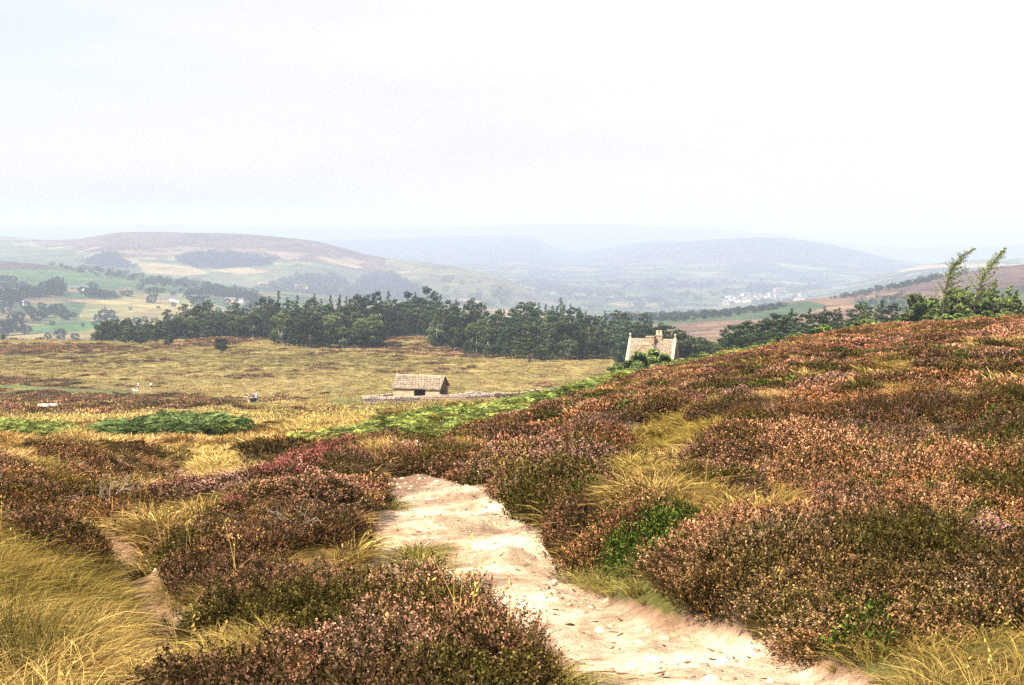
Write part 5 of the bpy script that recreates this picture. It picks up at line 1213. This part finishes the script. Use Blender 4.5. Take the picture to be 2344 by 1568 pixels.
# stone house behind the hill
Hd = 300.0; Hx = x_of(1496, 800, Hd); Hz = z_of(824, Hd); Wh, Dh, Rh = 9.9, 7.4, 4.2; gz = -5.2
e = empty('stone_house', (Hx, Hd+2, Hz+gz), -.27, label='tan stone house with coped gables and a twin chimney behind the heather slope', cat='house')
zt = -gz
a = MB(); t = .5
wallbox(a, -Wh/2, Wh/2, -Dh/2, -Dh/2+t, 0, zt); wallbox(a, -Wh/2, Wh/2, Dh/2-t, Dh/2, 0, zt); wallbox(a, -Wh/2, -Wh/2+t, -Dh/2+t, Dh/2-t, 0, zt)
wallbox(a, -1.9-1.9, 2.4, -Dh/2-1.6, -Dh/2, 0, zt-.4)
a.build('walls', m_hwall, e)
b = MB(); b.add([(x, y, z) for x in (-Wh/2, -Wh/2+t) for y, z in ((-Dh/2, zt), (Dh/2, zt), (0, zt+Rh-.1))], [(0,1,2),(5,4,3),(0,2,5,3),(1,4,5,2),(0,3,4,1)]); b.build('gable', m_hwall, e)
b = MB(); wallbox(b, Wh/2-t, Wh/2, -Dh/2+t, Dh/2-t, 0, zt); b.add([(x, y, z) for x in (Wh/2-t, Wh/2) for y, z in ((-Dh/2, zt), (Dh/2, zt), (0, zt+Rh-.1))], [(0,1,2),(5,4,3),(0,2,5,3),(1,4,5,2),(0,3,4,1)]); b.build('gable', m_gableshade_post, e)
b = MB()
coursed(b, (-Wh/2+.3, -Dh/2-.3, zt-.25), (Wh/2-.3, -Dh/2-.3, zt-.25), (Wh/2-.3, 0, zt+Rh), (-Wh/2+.3, 0, zt+Rh), 18, .06, 3); coursed(b, (Wh/2-.3, Dh/2+.3, zt-.25), (-Wh/2+.3, Dh/2+.3, zt-.25), (-Wh/2+.3, 0, zt+Rh), (Wh/2-.3, 0, zt+Rh), 18, .06, 4)
rf = b.build('roof', m_roofst, e)
b = MB()
for i in range(12): b.box((-Wh/2+.75+i*(Wh-1.5)/11, 0, zt+Rh+.1), (.74, .36, .16), 0, .02)
b.build('ridge_stones', m_cope, rf)
for sx_ in (-1, 1):
    b = MB(); x0_ = sx_*(Wh/2-.12)
    for sy in (-1, 1):
        for i in range(9):
            p0 = Vector((x0_, sy*(Dh/2+.42), zt-.30)).lerp(Vector((x0_, 0, zt+Rh+.12)), i/9); p1 = Vector((x0_, sy*(Dh/2+.42), zt-.30)).lerp(Vector((x0_, 0, zt+Rh+.12)), (i+.97)/9); dz = Vector((0, 0, .26)); w_ = Vector((.29, 0, 0))
            b.add([p0-w_, p0+w_, p1+w_, p1-w_, p0-w_+dz, p0+w_+dz, p1+w_+dz, p1-w_+dz], [(0,3,2,1),(4,5,6,7),(0,1,5,4),(1,2,6,5),(2,3,7,6),(3,0,4,7)])
        b.box((x0_, sy*(Dh/2+.25), zt-.55), (.6, .5, .45))
    cpo = b.build('coping', m_cope, e)
    b = MB(); zb = zt+Rh+.30; b.box((x0_, 0, zb+.02), (.45, .45, .4)); b.tube([(x0_, 0, zb+.3), (x0_, 0, zb+.55), (x0_, 0, zb+.58), (x0_, 0, zb+.68), (x0_, 0, zb+.8), (x0_, 0, zb+.9), (x0_, 0, zb+1.0)], [.16, .12, .26, .14, .28, .22, .03], 10)
    b.build('finial', m_cope, cpo, smooth=False)
# front wing: lower gabled roof running towards us
wy0 = -Dh/2-1.9; wx = -.35; wh = 4.35; wz = zt-.55; tz = zt+Rh-.75
b = MB(); b.add([(wx-wh, wy0, wz), (wx+wh, wy0, wz), (wx+.75, wy0+.02, tz), (wx-.75, wy0+.02, tz), (wx-wh, wy0+.5, wz), (wx+wh, wy0+.5, wz), (wx+.75, wy0+.5, tz), (wx-.75, wy0+.5, tz)], [(0,1,2,3),(7,6,5,4),(0,3,7,4),(1,5,6,2),(3,2,6,7),(0,4,5,1)])
wallbox(b, wx-3.9, wx+3.9, wy0, wy0+.5, 0, wz); b.build('wing_gable', m_hwall, e)
b = MB()
coursed(b, (wx+wh, wy0+.5, wz), (wx+wh, -Dh/2+.6, wz), (wx+.75, -.6, tz), (wx+.75, wy0+.5, tz), 16, .06, 5); coursed(b, (wx-wh, -Dh/2+.6, wz), (wx-wh, wy0+.5, wz), (wx-.75, wy0+.5, tz), (wx-.75, -.6, tz), 16, .06, 6)
b.box((wx, (wy0-.6)/2+.2, tz+.02), (1.6, abs(wy0)-.9, .12)); b.build('wing_roof', m_roofst, e)
b = MB()
for sx_ in (-1, 1):
    for i in range(10):
        A_ = Vector((wx+sx_*(wh+.15), wy0+.2, wz-.12)); B_ = Vector((wx+sx_*.75, wy0+.2, tz+.02)); p0 = A_.lerp(B_, i/10); p1 = A_.lerp(B_, (i+.97)/10); w_ = Vector((0, .3, 0)); dz = Vector((0, 0, .3))
        b.add([p0-w_, p0+w_, p1+w_, p1-w_, p0-w_+dz, p0+w_+dz, p1+w_+dz, p1-w_+dz], [(0,1,2,3),(7,6,5,4),(0,4,5,1),(1,5,6,2),(2,6,7,3),(3,7,4,0)])
b.box((wx, wy0+.2, tz+.2), (1.7, .6, .3)); b.build('coping', m_cope, e)
b = MB(); b.box((wx+.05, -1.2, zt+Rh-.1), (1.75, 1.0, 1.6)); b.box((wx+.05, -1.2, zt+Rh+.7), (1.95, 1.2, .22)); b.build('chimney', m_hwall, rf)
b = MB(); b.box((wx+1.75, 0, zt+Rh+.2), (1.35, .95, 1.6)); b.box((wx+1.75, 0, zt+Rh+.95), (1.55, 1.15, .24)); b.build('chimney', m_hwall, rf)
for dx_ in (-.34, .34):
    b = MB(); b.tube([(wx+1.75+dx_, 0, zt+Rh+1.0), (wx+1.75+dx_, 0, zt+Rh+1.15), (wx+1.75+dx_, 0, zt+Rh+1.85), (wx+1.75+dx_, 0, zt+Rh+1.95)], [.26, .24, .2, .25], 12); b.build('chimney_pot', m_pot, rf, smooth=True)
# drystone walls
def drywall(name, pts, h, label, th=.5, seed=0):
    """pts: world (x, y) line; stones in courses follow the ground"""
    q = random.Random(seed); st = MB(); cp_ = MB(); P = [Vector((x, y, 0)) for x, y in pts]
    L_ = [0]
    for i_ in range(1, len(P)): L_.append(L_[-1]+(P[i_]-P[i_-1]).length)
    def at(s):
        for i_ in range(1, len(P)):
            if s <= L_[i_] or i_ == len(P)-1:
                t_ = (s-L_[i_-1])/(L_[i_]-L_[i_-1]); p = P[i_-1].lerp(P[i_], t_); dd_ = (P[i_]-P[i_-1]).normalized(); return p, math.atan2(dd_.y, dd_.x)
    o, _ = at(0); oz = float(grid_h(o.x, o.y)); rows_ = 6; hc = (h-.25)/rows_
    for r_ in range(rows_+1):
        s = q.uniform(0, .3)
        while s < L_[-1]:
            w_ = q.uniform(.3, .7); p, a_ = at(min(s+w_/2, L_[-1])); gz_ = float(grid_h(p.x, p.y)); k = 1-.06*r_
            st.box((p.x-o.x, p.y-o.y, gz_-oz-hc*.6+hc*(r_+.0)+q.uniform(-.02, .02)), (w_*.97, th*k+q.uniform(-.08, .08), hc*.98), a_, .025); s += w_
    s = 0
    while s < L_[-1]:
        w_ = q.uniform(.16, .3); p, a_ = at(s+w_/2); gz_ = float(grid_h(p.x, p.y)); cp_.box((p.x-o.x, p.y-o.y, gz_-oz+h-.22+q.uniform(-.04, .05)), (w_*.85, th*.9, q.uniform(.28, .4)), a_, .03); s += w_*1.05
    e_ = empty(name, (o.x, o.y, oz), label=label, cat='wall'); st.build('stonework', m_dry, e_); cp_.build('coping', m_cope2, e_)
m_cope2 = mat_solid('lichened_coping', (.50, .43, .37), .9, .35, .8)
def W_(u, d): return (x_of(u, 915, d), d)
drywall('drystone_wall', [W_(832, 216), W_(900, 217), W_(1040, 220), W_(1130, 222), W_(1200, 228)], 1.35, 'drystone wall running in front of the stone barn', seed=1)
drywall('drystone_wall', [W_(1203, 228.6), W_(1250, 236), W_(1300, 246), W_(1350, 258), W_(1400, 270)], 1.4, 'drystone wall curving away beside the bracken, right of the barn', seed=2)
drywall('drystone_wall', [W_(833, 217.6), W_(862, 224), W_(902, 231)], 1.3, 'short drystone wall from the barn to the left corner of the enclosure', seed=3)
drywall('drystone_wall', [W_(1028, 234), W_(1080, 243), W_(1150, 254), W_(1260, 266), W_(1390, 285)], 1.3, 'low drystone wall behind the barn along the dark sedge', seed=4)
# gate rails and post at the wall
gx, gy = W_(1010, 214.5); gz_ = float(grid_h(gx, gy)); e = empty('wooden_gate', (gx, gy, gz_), .02, label='weathered timber rails and posts set against the wall by the barn', cat='gate'); m_rail = mat_solid('grey_timber', (.48, .36, .25), .9, .2, 3)
for zz_ in (.45, .75, 1.02): b = MB(); b.box((.3, 0, zz_), (6.6, .07, .12)); b.build('rail', m_rail, e)
for xx_ in (-3.0, 0.3, 3.6): b = MB(); b.box((xx_, .09, .5), (.14, .12, 1.5)); b.build('post', m_rail, e)
gx, gy = W_(1188, 223.5); b = MB(); b.box((0, 0, .7), (.3, .25, 1.9), 0, .02); tag(b.build('stone_gatepost', m_gableshade_post, None, (gx, gy, float(grid_h(gx, gy)))), 'dark upright stone gatepost in the wall right of the barn', 'post')
# sedge and rushes along the wall
x = rng.uniform(0, 1, 900); u = 1130+x*290; d = np.interp(u, [1130, 1260, 1420], [250, 262, 280])-rng.uniform(1, 9, 900); xx = d*((u-CU)/F)*1.0
scatter('sedge', 'dark green sedge growing along the field wall', [tussock(640+i, .5, 1.3, 60, .10, .4, .3, .9) for i in range(3)], np.stack([xx, d, grid_h(xx, d)], 1), rng.uniform(0, 6, 900), rng.uniform(.6, 1.1, 900), np.array([.13, .18, .065])*rng.uniform(.7, 1.3, (900, 1)), m_grass)
# pale boulders
def boulder(u, v, w_, h_, label, seed):
    q = np.random.default_rng(seed); bm = bmesh.new(); bmesh.ops.create_icosphere(bm, subdivisions=3, radius=1)
    for v_ in bm.verts:
        c = np.array(v_.co[:]); k = 1+.35*(vnoise(c[0]*1.6+seed, c[1]*1.6+c[2], seed)-.5)+.12*(vnoise(c[0]*5, c[1]*5+c[2]*3, seed+1)-.5); v_.co = Vector(c*float(k)); v_.co.z = max(min(v_.co.z, .75), -.4)
        v_.co.x *= w_/2; v_.co.y *= w_*.3; v_.co.z *= h_
    x_, y_ = hit(u, v, 60); me = bpy.data.meshes.new('boulder'); bm.to_mesh(me); bm.free(); o = link('boulder', me, m_pale, None, (x_, y_, float(grid_h(x_, y_))+.25)); o.rotation_euler = (0, .04, q.uniform(-.2, .2)); tag(o, label, 'rock')
boulder(100, 938, 1.9, .62, 'pale gritstone boulder in dark heather, left of the pair', 1); boulder(122, 937, 1.6, .6, 'pale gritstone boulder in dark heather, right of the pair', 2)

# ------------------------------------------------------------------ walkers
def skinmat(n, c): return mat_solid(n, c, .7, .05, 4)
m_skin = skinmat('skin', (.82, .60, .47)); mats = {k: skinmat(k+'_cloth', c) for k, c in dict(navy=(.07, .07, .14), black=(.025, .025, .03), white=(.78, .76, .74), lilac=(.42, .40, .55), grey=(.38, .42, .52), purple=(.17, .11, .20), khaki=(.30, .25, .17), stone=(.62, .56, .46), denim=(.06, .10, .22), brownhair=(.14, .07, .04), darkhair=(.02, .016, .015), fairhair=(.62, .48, .28), red=(.25, .05, .08)).items()}
def skinned(name, V, E, rad, mat, parent, sub=1):
    me = bpy.data.meshes.new(name); me.from_pydata([tuple(v) for v in V], E, []); o = link(name, me, mat, parent); s = o.modifiers.new('skin', 'SKIN')
    sv = me.skin_vertices[0].data
    for i, r_ in enumerate(rad): sv[i].radius = (r_, r_) if not isinstance(r_, tuple) else r_
    sv[0].use_root = True
    u_ = o.modifiers.new('subd', 'SUBSURF'); u_.levels = sub; u_.render_levels = sub; s.use_smooth_shade = True; return o
def person(u, v, d, face, h, label, top, short, hair, pose=None, pack=None, hat=None, bend=0.0, z=None):
    x_ = x_of(u, v, d); e = empty('person', (x_, d, float(grid_h(x_, d))+.02), face, label=label, cat='person'); s = h/1.75*1.08
    p = dict(lf=.18, rf=-.22, la=(-.10, .12), ra=(.10, .12)); p.update(pose or {})
    b = bend; fy = lambda z_: -b*max(0, z_-.95)      # leaning forward is towards -y
    J = {'pel': (0, 0, .95), 'ches': (0, fy(1.3), 1.28-b*.05), 'neck': (0, fy(1.5), 1.47-b*.12), 'head': (0, fy(1.62)-.02, 1.60-b*.16), 'crown': (0, fy(1.72)-.02, 1.72-b*.18),
         'ls': (-.18, fy(1.4), 1.42-b*.1), 'rs': (.18, fy(1.4), 1.42-b*.1), 'le': (-.26, fy(1.4)+p['la'][0]*.6, 1.14-b*.1), 're': (.26, fy(1.4)+p['ra'][0]*.6, 1.14-b*.1),
         'lw': (-.25, fy(1.4)+p['la'][0]*1.6-.06, 1.14-b*.1-.24+p['la'][1]), 'rw': (.25, fy(1.4)+p['ra'][0]*1.6-.06, 1.14-b*.1-.24+p['ra'][1]),
         'lh': (-.10, 0, .90), 'rh': (.10, 0, .90), 'lk': (-.11, -p['lf']*.55-.03, .50), 'rk': (.11, -p['rf']*.55-.03, .50), 'la_': (-.11, -p['lf'], .09+max(0, -p['lf'])*.25), 'ra_': (.11, -p['rf'], .09+max(0, -p['rf'])*.25)}
    for k in ('l', 'r'):
        a_ = J[k+'a_']; J[k+'t'] = (a_[0], a_[1]-.18, a_[2]-.05); w2 = J[k+'w']; J[k+'f'] = (w2[0]*.98, w2[1]-.03, w2[2]-.10)
    J = {k: Vector(q)*s for k, q in J.items()}
    body = ['pel', 'ches', 'neck', 'head', 'crown', 'ls', 'le', 'lw', 'lf', 'rs', 're', 'rw', 'rf', 'lh', 'lk', 'la_', 'lt', 'rh', 'rk', 'ra_', 'rt']
    Rr = dict(pel=.13, ches=.14, neck=.06, head=.10, crown=.07, ls=.065, le=.045, lw=.032, lf=.038, rs=.065, re=.045, rw=.032, rf=.038, lh=.095, lk=.062, la_=.042, lt=.04, rh=.095, rk=.062, ra_=.042, rt=.04)
    Ed = [('pel','ches'),('ches','neck'),('neck','head'),('head','crown'),('ches','ls'),('ls','le'),('le','lw'),('lw','lf'),('ches','rs'),('rs','re'),('re','rw'),('rw','rf'),('pel','lh'),('lh','lk'),('lk','la_'),('la_','lt'),('pel','rh'),('rh','rk'),('rk','ra_'),('ra_','rt')]
    skinned('body', [J[k] for k in body], [(body.index(a), body.index(b_)) for a, b_ in Ed], [Rr[k]*s for k in body], m_skin, e)
    sh = ['ches', 'pel', 'neck', 'ls', 'l2', 'rs', 'r2']; J['l2'] = J['ls'].lerp(J['le'], .75); J['r2'] = J['rs'].lerp(J['re'], .75)
    skinned('shirt', [J[k] for k in sh], [(0,1),(0,2),(0,3),(3,4),(0,5),(5,6)], [r_*s for r_ in (.17, .165, .065, .085, .07, .085, .07)], mats[top], e)
    st = ['pel', 'lh', 'l3', 'rh', 'r3']; J['l3'] = J['lh'].lerp(J['lk'], .8); J['r3'] = J['rh'].lerp(J['rk'], .8)
    skinned('shorts', [J[k] for k in st], [(0,1),(1,2),(0,3),(3,4)], [r_*s for r_ in (.15, .118, .095, .118, .095)], mats[short], e)
    up_ = (J['crown']-J['head']).normalized()
    skinned('hair', [J['head']+up_*.03*s+Vector((0, .03, 0)), J['crown']+up_*.02*s+Vector((0, .02, 0))], [(0,1)], [.105*s, .085*s], mats[hair], e)
    for k in ('l', 'r'):
        skinned('boot', [J[k+'a_']+Vector((0, 0, .05)), J[k+'a_']-Vector((0, 0, .02)), J[k+'t']], [(0,1),(1,2)], [.05*s, .058*s, .045*s], mats['khaki' if top != 'navy' else 'black'], e)
    if hat:
        b_ = MB(); c = J['crown']+up_*.02*s; b_.tube([c-up_*.02, c, c+up_*.10*s], [.17*s, .165*s, .08*s], 12); b_.build('sun_hat', mats[hat], e, smooth=True)
    if pack:
        M4 = Matrix.Translation((x_, d, e.location.z)) @ Matrix.Rotation(face, 4, 'Z'); c = M4 @ (J['ches']+Vector((0, .25*s, -.06*s)))
        pe = empty('backpack', c, face, label='%s backpack worn by the %s' % (pack[0], pack[1]), cat='backpack')
        skinned('bag', [(0, 0, -.22), (0, .02, 0), (0, 0, .2)], [(0,1),(1,2)], [(.15, .12), (.17, .14), (.12, .09)], mats[pack[0]], pe)
        b_ = MB(); b_.tube([(-.11, -.12, .2), (-.13, -.38, .18), (-.12, -.36, -.1), (-.13, -.12, -.2)], .02, 5); b_.tube([(.11, -.12, .2), (.13, -.38, .18), (.12, -.36, -.1), (.13, -.12, -.2)], .02, 5); b_.build('straps', mats[pack[0]], pe, smooth=True)
        b_ = MB(); b_.box((0, .16, -.07), (.22, .07, .2)); b_.build('pocket', mats[pack[0]], pe, bevel=.02)
    return e
gd = 228.0
person(569.5, 926, gd, .9+3.14, 1.78, 'walker in navy top bending over the black cart, left of the three', 'navy', 'stone', 'brownhair', dict(lf=.1, rf=-.1, la=(-.35, .12), ra=(-.35, .1)), ('black', 'left of the three walkers'), None, .5)
person(581.5, 925, gd+.7, math.pi-.15, 1.80, 'dark haired walker in purple shirt standing behind the black cart', 'purple', 'black', 'darkhair', dict(la=(-.15, .1), ra=(-.2, .15)), ('navy', 'dark haired middle walker'), None, .1)
person(587.8, 925, gd+.2, math.pi+.1, 1.70, 'fair haired walker in pale grey shirt and denim shorts, right of the three', 'grey', 'denim', 'fairhair', dict(lf=.25, rf=-.3))
# crouching companion at the cart
person(574.5, 927, gd-.3, 1.2+3.14, 1.6, 'bare legged walker in brown top crouching against the black cart', 'khaki', 'stone', 'brownhair', dict(lf=.35, rf=-.35, la=(-.3, .2), ra=(-.3, .2)), None, None, .75)
person(316.6, 899, 322.0, math.pi-.4, 1.80, 'walker in lilac shirt and pale sun hat beside the white dog', 'lilac', 'stone', 'fairhair', dict(lf=.2, rf=-.2), ('black', 'walker in the pale sun hat'), 'white')
person(346.3, 897, 324.0, math.pi+.5, 1.76, 'walker in white shirt and dark shorts following along the far track', 'white', 'black', 'brownhair', dict(lf=.3, rf=-.25))
# black two wheeled cart
cx_ = x_of(579.5, 927, gd-.5); e = empty('hand_cart', (cx_, gd-.5, float(grid_h(cx_, gd-.5))+.02), .1, label='black fabric two wheeled cart gripped by the walkers', cat='cart')
b = MB(); b.add([(-.42,-.3,.28),(.42,-.3,.28),(.42,.3,.28),(-.42,.3,.28),(-.5,-.34,.92),(.5,-.34,.92),(.5,.34,.92),(-.5,.34,.92)], [(0,3,2,1),(0,1,5,4),(1,2,6,5),(2,3,7,6),(3,0,4,7)]); b.box((0, 0, .30), (.8, .56, .04)); b.build('tub', mats['black'], e)
b = MB(); b.tube([(-.5,-.34,.94),(.5,-.34,.94),(.5,.34,.94),(-.5,.34,.94),(-.5,-.34,.94)], .025, 6); b.tube([(-.5, 0, .94), (-.75, 0, 1.08)], .022, 6); b.build('rim_frame', m_cope, e, smooth=True)
for sx_ in (-.3, .3):
    wv = MB(); wv.tube([(sx_-.03, -.40, .2), (sx_+.03, -.40, .2)], .2, 16); 
    b = MB(); ring_ = [(sx_+math.cos(a_)*.17, -.38, .2+math.sin(a_)*.17) for a_ in np.linspace(0, 2*math.pi, 17)]; b.tube(ring_, .03, 6, False); wh_ = b.build('wheel', mats['black'], e, smooth=True)
    b = MB(); [b.tube([(sx_, -.38, .2), (sx_+math.cos(a_)*.15, -.38, .2+math.sin(a_)*.15)], .01, 4) for a_ in np.linspace(0, 2*math.pi, 7)[:-1]]; b.build('spokes', m_cope, wh_)
# white dog
dx_, dd = x_of(308.5, 899, 321.0), 321.0; e = empty('dog', (dx_, dd, float(grid_h(dx_, dd))+.02), -.25, label='white long coated dog walking beside the walker in the sun hat', cat='dog')
m_fur = mat_solid('white_fur', (.85, .83, .78), .9, .08, 8)
V = [(.36,0,.56),(.05,0,.55),(-.28,0,.58),(-.45,0,.70),(-.58,0,.78),(-.74,0,.74),(.5,0,.58),(.68,0,.48),(-.26,-.1,.40),(-.28,-.1,.22),(-.27,-.1,.05),(-.24,.1,.40),(-.18,.1,.22),(-.22,.1,.05),(.38,-.1,.40),(.44,-.1,.22),(.38,-.1,.05),(.36,.1,.40),(.36,.1,.22),(.28,.1,.05)]
skinned('body', V, [(0,1),(1,2),(2,3),(3,4),(4,5),(0,6),(6,7),(2,8),(8,9),(9,10),(2,11),(11,12),(12,13),(0,14),(14,15),(15,16),(0,17),(17,18),(18,19)], [.16,.17,.18,.12,.11,.05,.05,.045]+[.07,.05,.045]*2+[.08,.05,.045]*2, m_fur, e)
for sy in (-1, 1): b = MB(); b.tube([(-.52, sy*.09, .84), (-.53, sy*.13, .74), (-.55, sy*.13, .66)], [.03, .04, .015], 6); b.build('ear', m_fur, e, smooth=True)
# pale reddish dog beside the second walker
scene.cycles.use_denoising = False
